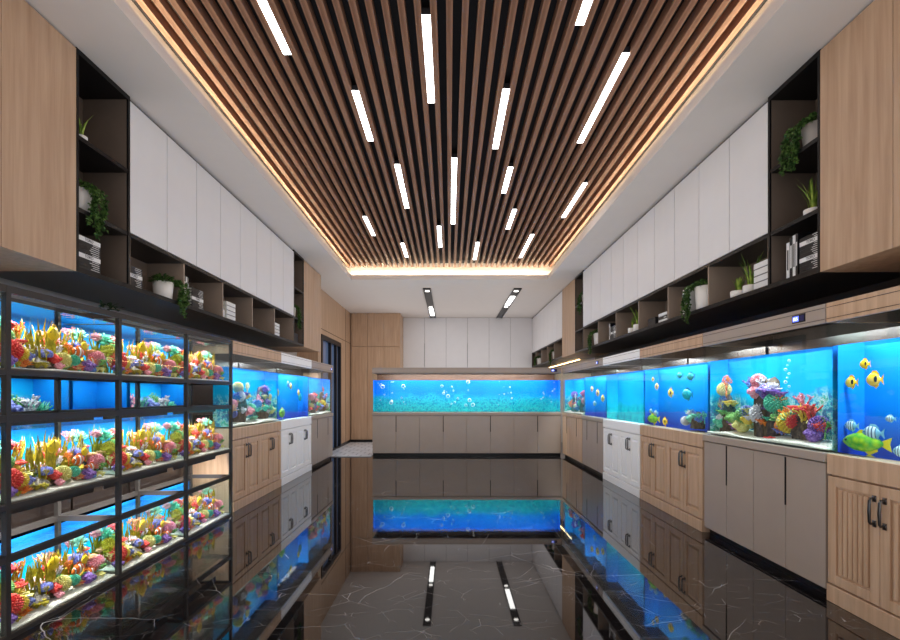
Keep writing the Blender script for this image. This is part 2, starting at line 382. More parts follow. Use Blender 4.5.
for k, a, b, sz, wh in STR:
    t = empty('strip_light', (k*SP, (a+b)/2, zs)); L = (b-a)/2
    tag(t, '%s white strip light between slats %s' % (sz, wh), 'ceiling light', 'white strips between the slats')
    B(-.0265, .0265, -L, L, .012, .05).build('housing', BACKER, t)
    B(-.0255, .0255, -L+.004, L-.004, .003, .0115).build('diffuser', LAMPW, t)
# black linear downlights in the far ceiling
for x, lab in ((-.424, 'left black linear downlight in the white ceiling'), (1.28, 'right black linear downlight in the white ceiling')):
    t = empty('linear_downlight', (x, 11.3, H)); tag(t, lab, 'ceiling light', 'black linear downlights')
    m = MB(); m.box(-.073, -.065, -1.95, 1.95, -.02, 0); m.box(.065, .073, -1.95, 1.95, -.02, 0); m.box(-.065, .065, -1.95, -1.94, -.02, 0); m.box(-.065, .065, 1.94, 1.95, -.02, 0)
    m.box(-.065, .065, -1.94, 1.94, -.004, 0); m.build('housing', BLACK, t)
    a = -1.2 if x > 0 else .25
    B(-.05, .05, a, a+1.0, -.012, -.005).build('light_panel', emit('panel_light', (1,.98,.95), 5), t)
    for yy in (-1.7, 0.05 if x < 0 else .0, 1.7):
        MB().lathe([(.045, -.012), (.045, -.005)], 16, (0, yy, 0)).build('spot', emit('spot_light', (1,.96,.9), 4), t)

# left far wall with the doorway, panelled in oak
m = MB(); m.box(-2.56, -2.42, 9.25, 9.42, 0, H); m.box(-2.56, -2.42, 11.1, 13.4, 0, H); m.box(-2.56, -2.42, 9.42, 11.1, 2.31, H); pass
struct(m.build('wall_left_far', OAKP)); struct(B(-2.95, -2.42, 9.2, 9.249, 0, H).build('wall_left_return', OAKP))
m = MB(); m.box(-2.43, -2.416, 9.25, 12.2, 2.41, 2.418)
for yy in (11.65,): m.box(-2.43, -2.416, yy, yy+.008, 0, H)
struct(m.build('trim_1', SLOT))
d = struct(empty('door_1', (-2.46, 10.26, 0)))
m = MB(); m.box(-.06, .06, -.84, -.76, 0, 2.31); m.box(-.06, .06, .76, .84, 0, 2.31); m.box(-.06, .06, -.76, .76, 2.22, 2.31); m.box(-.06, .06, -.76, .76, 0, .04); m.box(-.05, .05, -.1, -.04, .04, 2.22); m.box(-.05, .05, .4, .46, .04, 2.22)
struct(m.build('door_frame', plain('door_black', hexc(24,26,32), .4, .4), d))
struct(B(-.012, -.004, -.76, .76, .04, 2.22).build('door_glass', plain('blue_frosted', hexc(112,136,176), .15, .6), d))
struct(B(-2.43, -2.405, 11.1, 12.2, 0, .07).build('baseboard_left', KICK))
struct(B(-2.40, -1.21, 12.175, 12.2, 0, .07).build('baseboard_back', KICK))

# tall oak cupboard block in the back left corner
t = empty('tall_cupboard', (-1.81, 12.2, 0)); tag(t, 'tall oak-panelled cupboard block in the back left corner', 'cupboard')
B(-.588, .61, .022, 1.15, .07, H-.001).build('carcass', OAKP, t)
for i in range(3):
    x0, x1 = -.588 + i*.399, -.588 + (i+1)*.399
    B(x0+.003, x1-.003, 0, .02, .075, 2.335).build('lower_door', OAKP, t); B(x0+.003, x1-.003, 0, .02, 2.345, H-.004).build('upper_door', OAKP, t)
# white wardrobes along the back wall
for i in range(3):
    xx = -1.2 + i*1.113
    t = empty('tall_cabinet', (xx, 12.95, 0)); tag(t, 'tall white two-door cabinet on the back wall, %s' % ('beside the oak cupboard' , 'in the middle', 'in the right corner')[i], 'cabinet', 'white back wall cabinets')
    B(0, 1.113, .022, .40, 0, H-.001).build('carcass', GAPM, t)
    for j in (0, 1):
        dd = B(j*.5565+.003, (j+1)*.5565-.003, 0, .02, .02, H-.006).build('door', WHITEUP, t)
        if j == 0 and i < 2: B(.5475, .5525, -.003, .0, 1.9, 2.5).build('handle', GAPM, dd)

# ------------------------------------------------------------------ upper cabinets and open shelves on the long walls
ZB, ZS = 1.87, 2.247
UD = .58
def wall_units(F, x0, n, dw, phrase):
    for i in range(0, n, 2):
        t = F.root('wall_cabinet', x0+i*dw, 0, ZS); h = H-ZS
        k = i//2
        tag(t, 'white two-door wall cabinet %s, %s from the camera' % (phrase, ORD[k]), 'wall cabinet', 'white wall cabinets %s' % phrase)
        B(0, 2*dw, .02, UD, .0, h-.002).build('carcass', GAPM, t)
        for j in (0, 1):
            B(j*dw+.004, (j+1)*dw-.004, 0, .019, .004, h-.03).build('door', WHITEUP, t, bevel=.0015)
def shelf_row(F, x0, xs, label):
    """open black shelf with dividers; xs are the divider positions from x0"""
    t = F.root('open_shelf', x0, 0, ZB); tag(t, label, 'shelf'); L = xs[-1]; h = ZS-ZB
    B(0, L, 0, UD, 0, .03).build('bottom_board', BLACK, t); B(0, L, 0, .31, h-.027, h-.001).build('top_board', BLACK, t)
    B(0, L, .302, .312, .03, h-.027).build('back_panel', BRONZE, t)
    for x in xs: B(max(0, x-.009), min(L, x+.009), .004, .302, .03, h-.027).build('divider', BRONZE, t)
def column(F, x0, wd, label):
    t = F.root('display_column', x0, 0, ZB); tag(t, label, 'shelf unit'); h = H-ZB-.002
    B(0, .018, 0, UD, 0, h).build('side_panel', BLACK, t); B(wd-.018, wd, 0, UD, 0, h).build('side_panel', BLACK, t)
    br = plain('dark_bronze', hexc(108,94,84), .3, .5)
    B(.018, wd-.018, .302, .312, .03, h-.03).build('back_panel', br, t)
    B(.018, .021, .012, .302, .03, h-.03).build('side_liner', br, t); B(wd-.021, wd-.018, .012, .302, .03, h-.03).build('side_liner', br, t)
    B(.018, wd-.018, 0, UD, 0, .03).build('bottom_board', BLACK, t); B(.018, wd-.018, 0, .31, h-.03, h).build('top_board', BLACK, t)
    for z in (2.247, 2.665): B(.0215, wd-.0215, .003, .302, z-ZB-.025, z-ZB).build('shelf', BLACK, t)
def wood_unit(F, x0, wd, n, label):
    t = F.root('oak_cabinet', x0, 0, ZB); tag(t, label, 'wall cabinet'); h = H-ZB-.002
    B(0, wd, .02, UD, 0, h).build('carcass', OAKP, t)
    for j in range(n): B(j*wd/n+.002, (j+1)*wd/n-.002, 0, .019, .0, h-.01).build('door', OAKP, t)

Rw = RF(8.01)                     # x = 8.01 - Y
def wall_units_r(F, xend, n, dw, phrase):
    for k in range(n//2):
        xa = xend-(k+1)*2*dw
        t = F.root('wall_cabinet', xa, 0, ZS); h = H-ZS
        tag(t, 'white two-door wall cabinet %s, %s from the camera' % (phrase, ORD[k]), 'wall cabinet', 'white wall cabinets %s' % phrase)
        B(0, 2*dw, .02, UD, 0, h-.002).build('carcass', GAPM, t)
        for j in (0, 1): B(j*dw+.004, (j+1)*dw-.004, 0, .019, .004, h-.03).build('door', WHITEUP, t, bevel=.0015)
wall_units_r(Rw, 4.65, 10, .465, 'on the right wall')
shelf_row(Rw, 0, [0, .80, 1.57, 2.34, 3.105, 3.87, 4.65], 'long black open shelf with bronze dividers under the right white cabinets')
column(Rw, 4.65, .47, 'tall black open shelf column on the right, next to the big oak cabinet')
wood_unit(Rw, 5.122, 1.9, 4, 'big oak wall cabinet at the right edge of the photo')
column(Rw, -.51, .51, 'narrow black open shelf column at the far end of the right wall')
wood_unit(Rw, -1.49, .978, 2, 'oak upright panel cabinet at the far end of the right wall')
wall_units_r(Rw, -1.49, 8, .46, 'at the far right corner')
shelf_row(Rw, -1.49-3.68, [0, .74, 1.48, 2.2, 2.94, 3.68], 'far black open shelf over the back right corner tank')
t = Rw.root('under_shelf_light', -3.4, .40, ZB-.018); tag(t, 'warm light strip under the far right shelf', 'light strip')
B(-1.6, 1.6, 0, .03, .008, .018).build('channel', LAMPT, t); B(-1.58, 1.58, .004, .026, .001, .008).build('light_strip', emit('warm_under', (1,.62,.26), 14), t)
Lw = LF(3.35)                     # x = Y - 3.35
wall_units(Lw, 0, 8, .441, 'on the left wall')
shelf_row(Lw, 0, [0, .69, 1.38, 2.09, 2.78, 3.53], 'long black open shelf with bronze dividers under the left white cabinets')
column(Lw, -.48, .48, 'tall black open shelf column on the left, next to the big oak cabinet')
wood_unit(Lw, -2.402, 1.92, 4, 'big oak wall cabinet at the left edge of the photo')
column(Lw, 3.53, .47, 'narrow black open shelf column at the far end of the left wall')
wood_unit(Lw, 4.002, .978, 2, 'oak upright panel cabinet at the far end of the left wall')

# ------------------------------------------------------------------ sea life prototypes (unit sized, base at z = 0)
PAL = {'red': (hexc(222,44,48), hexc(250,120,104)), 'crimson': (hexc(150,22,40), hexc(226,84,84)), 'orange': (hexc(232,104,30), hexc(252,176,84)), 'peach': (hexc(240,160,104), hexc(252,214,160)),
 'yellow': (hexc(222,180,30), hexc(250,232,120)), 'lemon': (hexc(214,200,96), hexc(250,246,180)), 'green': (hexc(74,140,70), hexc(160,206,120)), 'teal': (hexc(40,170,140), hexc(150,232,196)), 'purple': (hexc(92,54,140), hexc(186,140,210)),
 'violet': (hexc(84,84,170), hexc(160,170,226)), 'pink': (hexc(232,120,140), hexc(250,200,204)), 'white': (hexc(214,206,214), hexc(248,244,244)), 'blue': (hexc(50,90,180), hexc(140,180,236)), 'brown': (hexc(62,50,40), hexc(116,96,76)), 'olive': (hexc(142,128,18), hexc(196,176,48)), 'grey': (hexc(104,96,88), hexc(170,160,146)), 'mint': (hexc(80,180,150), hexc(180,230,206))}
def pm(c): return coralmat(c, *PAL[c])
def g_branch(seed):
    rnd = random.Random(seed); m = MB()
    def grow(p, d, L, r, k):
        q = p + d*L; m.tube([p, (p+q)/2 + Vector((rnd.uniform(-.03,.03),)*3), q], [r, r*.85, r*.7], 5)
        if k == 0: m.blob(q, r*1.25, 1, .1); return
        for i in range(rnd.choice((2, 2, 3))):
            nd = (d + Vector((rnd.uniform(-.8,.8), rnd.uniform(-.6,.6), rnd.uniform(-.1,.5)))).normalized(); grow(q, nd, L*rnd.uniform(.6,.85), r*.72, k-1)
    for i in range(4):
        a = i*PI/2 + rnd.random(); grow(Vector((0,0,-.05)), Vector((math.cos(a)*.5, math.sin(a)*.5, 1)).normalized(), .34, .075, 3)
    return m
def g_anemone(seed):
    rnd = random.Random(seed); m = MB(); m.blob((0,0,.12), .26, 2, .15, sq=(1,1,.7))
    for i in range(70):
        a = rnd.uniform(0, 2*PI); e = math.acos(rnd.uniform(.0, 1)); d = Vector((math.sin(e)*math.cos(a), math.sin(e)*math.sin(a), math.cos(e)))
        p = Vector((0,0,.12)) + d*.2; L = rnd.uniform(.25,.42); b = Vector((rnd.uniform(-.08,.08), rnd.uniform(-.08,.08), .06))
        m.tube([p, p+d*L*.55+b*.4, p+d*L+b], [.04, .034, .018], 4)
    return m
def g_ball(seed):
    rnd = random.Random(seed); m = MB(); m.blob((0,0,.42), .34, 2, .1)
    for i in range(150):
        z = 1-2*(i+.5)/150; a = i*2.39996; r = math.sqrt(1-z*z); d = Vector((r*math.cos(a), r*math.sin(a), z)); p = Vector((0,0,.42)) + d*.3
        m.tube([p, p+d*.11, p+d*.19], [.045, .055, .02], 4)
    return m
def g_rosette(seed):
    rnd = random.Random(seed); m = MB()
    for i in range(7):
        a = i*2*PI/7 + rnd.random(); R = rnd.uniform(.2,.34); c = (math.cos(a)*.26, math.sin(a)*.26, rnd.uniform(0,.22)); ph = rnd.random()*6
        m.lathe([(.04, 0), (R*.5, .16), (R, .26), (R*.96, .28), (R*.45, .19), (.02, .06)], 16, c, lambda q, r, z: 1 + .16*math.sin(5*q+ph)*(z > .2))
    return m
def g_cluster(seed):
    rnd = random.Random(seed); m = MB()
    for i in range(34):
        a = rnd.uniform(0, 2*PI); e = math.acos(rnd.uniform(0, 1)); R = .36
        m.blob((R*math.sin(e)*math.cos(a), R*math.sin(e)*math.sin(a), .06+R*math.cos(e)*.9), rnd.uniform(.08,.13), 1, .1, seed=i)
    m.blob((0,0,.1), .34, 2, .1); return m
def g_tubes(seed):
    rnd = random.Random(seed); m = MB()
    for i in range(8):
        a = rnd.uniform(0, 2*PI); r = rnd.uniform(.05,.28); h = rnd.uniform(.4,.95); c = (r*math.cos(a), r*math.sin(a), -.02)
        m.lathe([(.06, 0), (.085, h*.6), (.105, h), (.07, h), (.05, h*.85)], 10, c)
    return m
def g_table(seed):
    rnd = random.Random(seed); m = MB()
    m.lathe([(.16, 0), (.13, .15), (.2, .28), (.5, .44), (.52, .5), (.46, .5), (.2, .42)], 28, (0,0,0), lambda q, r, z: 1 + .08*math.sin(7*q)*(z > .3) + .05*math.sin(13*q))
    for i in range(60):
        a = rnd.uniform(0, 2*PI); r = .44*math.sqrt(rnd.random()); p = (r*math.cos(a), r*math.sin(a), .44); m.tube([p, (p[0], p[1], .56)], [.035, .02], 4)
    return m
def g_brain(seed):
    m = MB(); vs, fs = ico(4); out = []
    for v in vs:
        n = mnoise.noise(v*3.2 + Vector((seed, 0, 0))); d = .48*(1 + .14*math.sin(n*18)*.5)
        out.append((v.x*d, v.y*d, max(-.02, v.z*d*.8+.22)))
    return m.add(out, fs)
def g_rock(seed):
    m = MB(); m.blob((0,0,.3), .5, 3, .45, 1.7, seed, (1, .85, .75)); m.blob((.28,.1,.18), .28, 2, .5, 2, seed+3); m.blob((-.3,-.06,.15), .26, 2, .5, 2, seed+5)
    m.v = [(x, y, max(0, z)) for x, y, z in m.v]; return m
def g_fan(seed):
    rnd = random.Random(seed); m = MB()
    def grow(p, a, L, r, k):
        q = p + Vector((math.sin(a)*L, rnd.uniform(-.02,.02), math.cos(a)*L)); m.tube([p, q], [r, r*.75], 4)
        if k: 
            for da in (-.45, .05, .5): grow(q, a+da+rnd.uniform(-.15,.15), L*rnd.uniform(.65,.85), r*.7, k-1)
    grow(Vector((0,0,0)), 0, .26, .04, 4); return m
def g_grass(seed):
    rnd = random.Random(seed); m = MB()
    for i in range(11):
        x, y = rnd.uniform(-.32,.32), rnd.uniform(-.25,.25); h = rnd.uniform(.55, 1.0); b = rnd.uniform(-.2,.2); a = rnd.uniform(-.6,.6)
        pts = [(x + b*t*t + .03*math.sin(5*t+i), y + .08*t*rnd.uniform(-1,1), h*t) for t in (0, .2, .4, .6, .8, 1)]
        m.strip(pts, [.05, .075, .08, .075, .055, .012], (math.cos(a), math.sin(a), 0))
    return m
def g_star(seed):
    m = MB(); o = []
    for i in range(10):
        r = .5 if i % 2 == 0 else .17; a = i*PI/5; o.append((r*math.cos(a), r*math.sin(a)))
    m.prism(o, 0, .09); m.blob((0,0,.08), .16, 2, .05, sq=(1,1,.6)); return m
def g_leaf(seed):
    rnd = random.Random(seed); m = MB()
    for i in range(16):
        a = rnd.uniform(0, 2*PI); L = rnd.uniform(.4,.8); up = rnd.uniform(.4, 1.3); d = Vector((math.cos(a), math.sin(a), up)); m.leaf((0,0,.0), d, (0,0,1), L, L*.34)
    return m
GEN = {'branching': g_branch, 'anemone': g_anemone, 'ball': g_ball, 'rosette': g_rosette, 'cluster': g_cluster, 'tube': g_tubes, 'table': g_table, 'brain': g_brain, 'rock': g_rock, 'fan': g_fan, 'grass': g_grass, 'star': g_star, 'leaf': g_leaf}
OBN = {'branching': ('branching_coral', 'branching coral', 'coral'), 'anemone': ('anemone', 'sea anemone', 'anemone'), 'ball': ('ball_coral', 'spiky ball coral', 'coral'), 'rosette': ('cup_coral', 'ruffled cup coral', 'coral'), 'cluster': ('bubble_coral', 'knobbly bubble coral', 'coral'),
 'tube': ('tube_sponge', 'tube sponge', 'sponge'), 'table': ('table_coral', 'flat-topped table coral', 'coral'), 'brain': ('brain_coral', 'round brain coral', 'coral'), 'rock': ('reef_rock', 'lumpy reef rock', 'rock'), 'fan': ('sea_fan', 'sea fan', 'coral'), 'grass': ('seagrass_clump', 'seagrass clump', 'water plant'), 'star': ('starfish', 'starfish', 'starfish'), 'leaf': ('water_plant', 'leafy water plant', 'water plant')}
_me = {}
def proto(kind, color, var=0):
    k = (kind, color, var)
    if k not in _me:
        m = GEN[kind](11+var*5); r = max(max(abs(x), abs(y)) for x, y, z in m.v); z0 = min(z for x, y, z in m.v); f = .5/r
        if kind != 'grass': m.v = [(x*f, y*f, (z-z0)*f) for x, y, z in m.v]
        _me[k] = m.mesh(OBN[kind][0], pm(color), smooth=kind not in ('leaf', 'star'))
    return _me[k]
COLWORD = {'mint': 'pale mint', 'olive': 'olive', 'peach': 'peach'}
def live(kind, color, P, size, where, rz=0.0, group=None, extra='', var=0, sq=1.0, tilt=0.0):
    nm, wd, cat = OBN[kind]
    o = bpy.data.objects.new(nm, proto(kind, color, var)); COL.objects.link(o)
    o.location = P; o.rotation_euler = (tilt, 0, rz); o.scale = (size, size, size*sq)
    return tag(o, ('%s%s %s in %s' % (extra and extra+' ', COLWORD.get(color, color), wd, where)), cat, group)
# fish
def loft(L, hh, th, prof, n=10):
    m = MB(); vs = []; k = len(prof)
    for (x, h, zc) in prof:
        for j in range(n): q = 2*PI*j/n; vs.append((x*L, math.cos(q)*h*th, zc*hh + math.sin(q)*h*hh))
    fs = [[i*n+j, i*n+(j+1) % n, (i+1)*n+(j+1) % n, (i+1)*n+j] for i in range(k-1) for j in range(n)] + [list(range(n))[::-1], [(k-1)*n+j for j in range(n)]]
    return m.add(vs, fs)
PROF = [(-.5,.08,0),(-.46,.3,0),(-.36,.62,.02),(-.2,.92,.02),(0,1,.0),(.15,.86,0),(.28,.55,0),(.36,.26,0),(.40,.2,0)]
def fish_protos(key, hh, th, body, fin, spot=None):
    t = -.06
    parts = {'body': loft(1, hh, th, PROF).mesh('body', body, True)}
    m = MB(); m.prism([(.38,-.06),(.56,-hh*.7),(.52,0),(.56,hh*.7),(.38,.06)], -.008, .008, 'y'); parts['tail_fin'] = m.mesh('tail_fin', fin)
    m = MB(); m.prism([(-.2,hh*.85),(-.1,hh*1.3),(.12,hh*1.28),(.3,hh*.75),(.28,hh*.5),(0,hh*.9)], -.006, .006, 'y'); parts['dorsal_fin'] = m.mesh('dorsal_fin', fin)
    m = MB(); m.prism([(-.02,-hh*.85),(.1,-hh*1.25),(.28,-hh*.8),(.26,-hh*.5)], -.006, .006, 'y'); parts['anal_fin'] = m.mesh('anal_fin', fin)
    for sgn, nm in ((-1, 'eye'), (1, 'eye_')):
        parts[nm] = MB().blob((-.36, sgn*th*.58, hh*.16), .03, 1, 0).mesh('eye', k_m)
    if spot: parts['spot'] = loft(.34, hh*.62, th*1.0, [(a, b, c) for a, b, c in PROF]).mesh('dark_spot', spot, True)
    return parts
k_m = plain('fish_black', hexc(18,18,20), .3, .5)
YEL = plain('fish_yellow', hexc(248,206,36), .4, .4); YELF = plain('fin_yellow', hexc(246,180,24), .5, .3)
FISH = {}
FISH['yellow'] = fish_protos('y', .36, .12, YEL, YELF)
FISH['clown'] = fish_protos('c', .24, .13, CLOWN, plain('fin_orange', o_, .5, .3))
FISH['spot'] = fish_protos('s', .42, .14, YEL, YELF, k_m)
FISH['damsel'] = fish_protos('d', .32, .11, DAMSEL, plain('fin_blue', hexc(130,200,226), .5, .3))
FISH['green'] = fish_protos('g', .2, .12, coralmat('parrot', hexc(60,170,60), hexc(170,210,40), 8, .4), plain('fin_lime', hexc(226,214,40), .5, .3))
FISH['tealfish'] = fish_protos('t', .3, .12, coralmat('tealfish', hexc(30,150,160), hexc(60,200,190), 9, .4), plain('fin_teal', hexc(30,130,160), .5, .3))
def fish(kind, P, size, rz, label, group=None, tilt=0):
    t = empty('fish', P, rz); t.scale = (size,)*3; t.rotation_euler = (0, tilt, rz); tag(t, label, 'fish', group)
    for nm, me in FISH[kind].items():
        nm = {'eye_': 'eye', 'spot': 'dark_spot'}.get(nm, nm)
        o = bpy.data.objects.new(nm, me); COL.objects.link(o); o.parent = t
        if nm == 'dark_spot': o.location = (.16, 0, .03); o.scale = (1, 1.06, 1); o['label'] = 'black spot'
    return t

# ------------------------------------------------------------------ cabinet aquariums
TB, TT, WL = .83, 1.57, 1.44
def pull(parent, x, z, L=.15):
    m = MB(); m.tube([(x, -.002, z-L/2+.012), (x, -.022, z-L/2+.012), (x, -.026, z-L/2+.02), (x, -.028, z), (x, -.026, z+L/2-.02), (x, -.022, z+L/2-.012), (x, -.002, z+L/2-.012)], [.007, .007, .007, .008, .007, .007, .007], 8)
    m.box(x-.011, x+.011, -.004, .001, z-L/2-.004, z-L/2+.028); m.box(x-.011, x+.011, -.004, .001, z+L/2-.028, z+L/2+.004)
    m.build('handle', METAL, parent, True)
def panel_door(t, x0, x1, z0, z1, mat, hx, fluted=False, front=0):
    m = MB(); m.box(x0, x1, front+.012, front+.024, z0, z1); b = .055
    m.box(x0, x0+b, front, front+.012, z0, z1); m.box(x1-b, x1, front, front+.012, z0, z1); m.box(x0+b, x1-b, front, front+.012, z0, z0+b); m.box(x0+b, x1-b, front, front+.012, z1-b, z1)
    a0, a1, c0, c1 = x0+b+.014, x1-b-.014, z0+b+.014, z1-b-.014; g = .018
    if fluted:
        n = max(4, int((a1-a0)/.032)); wv = (a1-a0)/n
        for i in range(n): m.tube([(a0+wv*(i+.5), front+.010, c0), (a0+wv*(i+.5), front+.010, c1)], wv*.44, 8)
    else:
        y0, y1 = front+.002, front+.012
        m.add([(a0,y1,c0),(a1,y1,c0),(a1,y1,c1),(a0,y1,c1),(a0+g,y0,c0+g),(a1-g,y0,c0+g),(a1-g,y0,c1-g),(a0+g,y0,c1-g)], [[4,5,6,7],[0,1,5,4],[1,2,6,5],[2,3,7,6],[3,0,4,7]])
    d = m.build('door', mat, t, bevel=.002)
    if hx is not None:
        pull(d, hx, z1-.13)
    return d
def cabinet(F, wd, style, label, dep=.6, ndoor=4, top=TB):
    t = F.root('aquarium_cabinet'); 
    mat = {'oak': OAK, 'fluted': OAK, 'white': WHITE, 'taupe': TAUPE, 'oakslot': OAK}[style]
    tag(t, label, 'cabinet', 'aquarium cabinets'); dw = (wd-.012)/ndoor
    if style in ('taupe', 'oakslot'):
        B(.004, wd-.004, .026, dep, .05, top-.055).build('carcass', mat, t)
        B(.01, wd-.01, .05, dep-.02, 0, .05).build('plinth', KICK, t)
        B(0, wd, -.008, dep, top-.052, top).build('countertop', mat, t, bevel=.003)
        for j in range(ndoor):
            d = B(.006+j*dw+.002, .006+(j+1)*dw-.002, .004, .024, .055, top-.06).build('door', mat, t, bevel=.0015)
            if j % 2 == 1: B(.006+j*dw-.006, .006+j*dw+.006, .0005, .006, top-.37, top-.065).build('handle', SLOT, d)
    else:
        B(.004, wd-.004, .026, dep, 0, top-.002).build('carcass', mat, t)
        B(.004, wd-.004, -.006, .026, 0, .095).build('plinth', mat, t, bevel=.003)
        B(.002, wd-.002, -.002, .026, top-.115, top-.002).build('apron', mat, t, bevel=.003)
        for j in range(ndoor):
            x0, x1 = .006+j*dw+.002, .006+(j+1)*dw-.002
            panel_door(t, x0, x1, .105, top-.125, mat, (x1-.028) if j % 2 == 0 else (x0+.028), style == 'fluted')
    return t
def display(parent, x, z):
    d = B(x, x+.115, -.006, .002, z, z+.05).build('display', KICK, parent, bevel=.001)
    B(x+.008, x+.06, -.008, -.0062, z+.008, z+.042).build('screen', emit('screen_blue', (.14,.2,1.0), 1.6), d)
    B(x+.072, x+.106, -.0075, -.0062, z+.008, z+.042).build('key_pad', plain('key_pad', hexc(46,46,96), .4, .4), d)
    m = MB()
    def seg7(cx, cz, s):
        on = {'2': 'abged', '6': 'afgedc', '5': 'afgcd'}
        return on
    w_, h_ = .010, .018
    SEG = {'a': (0, w_, h_-.002, h_), 'g': (0, w_, h_/2-.001, h_/2+.001), 'd': (0, w_, 0, .002), 'f': (0, .002, h_/2, h_), 'b': (w_-.002, w_, h_/2, h_), 'e': (0, .002, 0, h_/2), 'c': (w_-.002, w_, 0, h_/2)}
    for i, ch in enumerate(('abged', 'afgedc', 'afgcd')):
        for c in ch:
            a, b, c0, c1 = SEG[c]; m.box(x+.014+i*.014+a, x+.014+i*.014+b, -.0088, -.0081, z+.016+c0, z+.016+c1)
    m.build('digits', emit('digit_light', (.8,.85,1), 3), d)
def aquarium(F, wd, hood, film, label, watts, dep=.6, fd=.20, disp=None, back=None, wl=WL, z0=TB, z1=TT, htop=1.68):
    t = F.root('aquarium', 0, 0, z0); tag(t, label, 'aquarium', 'cabinet aquariums'); h = z1-z0; g = .010
    B(.002, wd-.002, .012, dep-.01, .0, .010).build('glass_base', SIDEG, t)
    B(.002, wd-.002, .004, .004+g, 0, h).build('front_glass', GLASS, t)
    B(.002, .002+g, .004+g, fd+.02, .01, h).build('side_glass', SIDEG, t); B(wd-.002-g, wd-.002, .004+g, fd+.02, .01, h).build('side_glass', SIDEG, t)
    m = MB(); zt = wl-z0; m.box(.016, wd-.016, fd, fd+.004, .012, zt); m.box(.0135, .0165, .05, fd, .012, zt); m.box(wd-.0165, wd-.0135, .05, fd, .012, zt)
    m.build('backdrop', film, t)
    B(.018, wd-.018, dep-.06, dep-.048, .010, h).build('back_panel', back or DARKP, t)
    m = MB(); m.box(.0175, wd-.0175, .020, fd-.006, .013, zt-.004); m.build('water', WATER, t)
    hm = {'oak': OAK, 'white': WHITE, 'taupe': TAUPE}[hood]
    hh = htop - z1
    m = MB(); m.box(0, wd, -.004, .016, h, h+hh); m.box(0, .016, .016, dep, h, h+hh); m.box(wd-.016, wd, .016, dep, h, h+hh); m.box(.016, wd-.016, dep-.016, dep, h, h+hh); m.box(.016, wd-.016, .016, dep-.016, h+hh-.016, h+hh)
    hd = m.build('hood', hm, t, bevel=.002)
    m = MB(); m.box(.017, wd-.017, .017, dep-.017, h+hh-.0165, h+hh-.0162); m.box(.017, wd-.017, dep-.022, dep-.0165, h+.001, h+hh-.017); m.box(.0162, .018, .017, dep-.023, h+.001, h+hh-.017); m.box(wd-.018, wd-.0162, .017, dep-.023, h+.001, h+hh-.017); m.build('hood_shade_sheet', plain('hood_shade_sheet', hexc(30,27,25), .7, .1), hd)  # dark sheets added so the hood's inside reads as shade
    m = MB(); m.box(.004, wd-.004, -.0055, -.004, h+hh-.026, h+hh-.0235); m.box(.004, wd-.004, -.0055, -.004, h+.020, h+.0225); m.build('hood_groove', SLOT, hd)
    if disp is not None: display(hd, disp, h+.032)
    lp = B(.1, wd-.1, .02, .065, h+hh-.022, h+hh-.016).build('lamp', LAMPT, t)
    area('aquarium_lamp', (wd/2, .044, h+hh-.028), (math.radians(16), 0, 0), wd*.86, .036, watts*TANKW, (.97, .99, 1.0), t)
    return t
def sandbed(F, wd, where, fd=.20, z0=TB, hgt=.04, y0=.024):
    n, k = 24, 6; m = MB(); vs = []; x0, x1, y1 = .02, wd-.02, fd-.008
    for j in range(k):
        for i in range(n):
            u, v = i/(n-1), j/(k-1); vs.append((x0+(x1-x0)*u, y0+(y1-y0)*v, .014 + hgt*(.35 + .7*v + .5*mnoise.noise(Vector((u*5, v*2, wd))))))
    fs = [[j*n+i, j*n+i+1, (j+1)*n+i+1, (j+1)*n+i] for j in range(k-1) for i in range(n-1)]
    b = len(vs); per = [i for i in range(n)] + [j*n+n-1 for j in range(1, k)] + [(k-1)*n+i for i in range(n-2, -1, -1)] + [j*n for j in range(k-2, 0, -1)]
    vs += [(vs[i][0], vs[i][1], .0135) for i in per]; p = len(per)
    fs += [[per[i], per[(i+1) % p], b+(i+1) % p, b+i] for i in range(p)] + [[b+i for i in range(p)]]
    o = m.add(vs, fs).build('sand_bed', SANDM, None, True); o.location = F.W(0, 0, z0); o.rotation_euler = (0, 0, F.rz)
    return tag(o, 'pale sand covering the floor of %s' % where, 'sand', None, 'stuff')
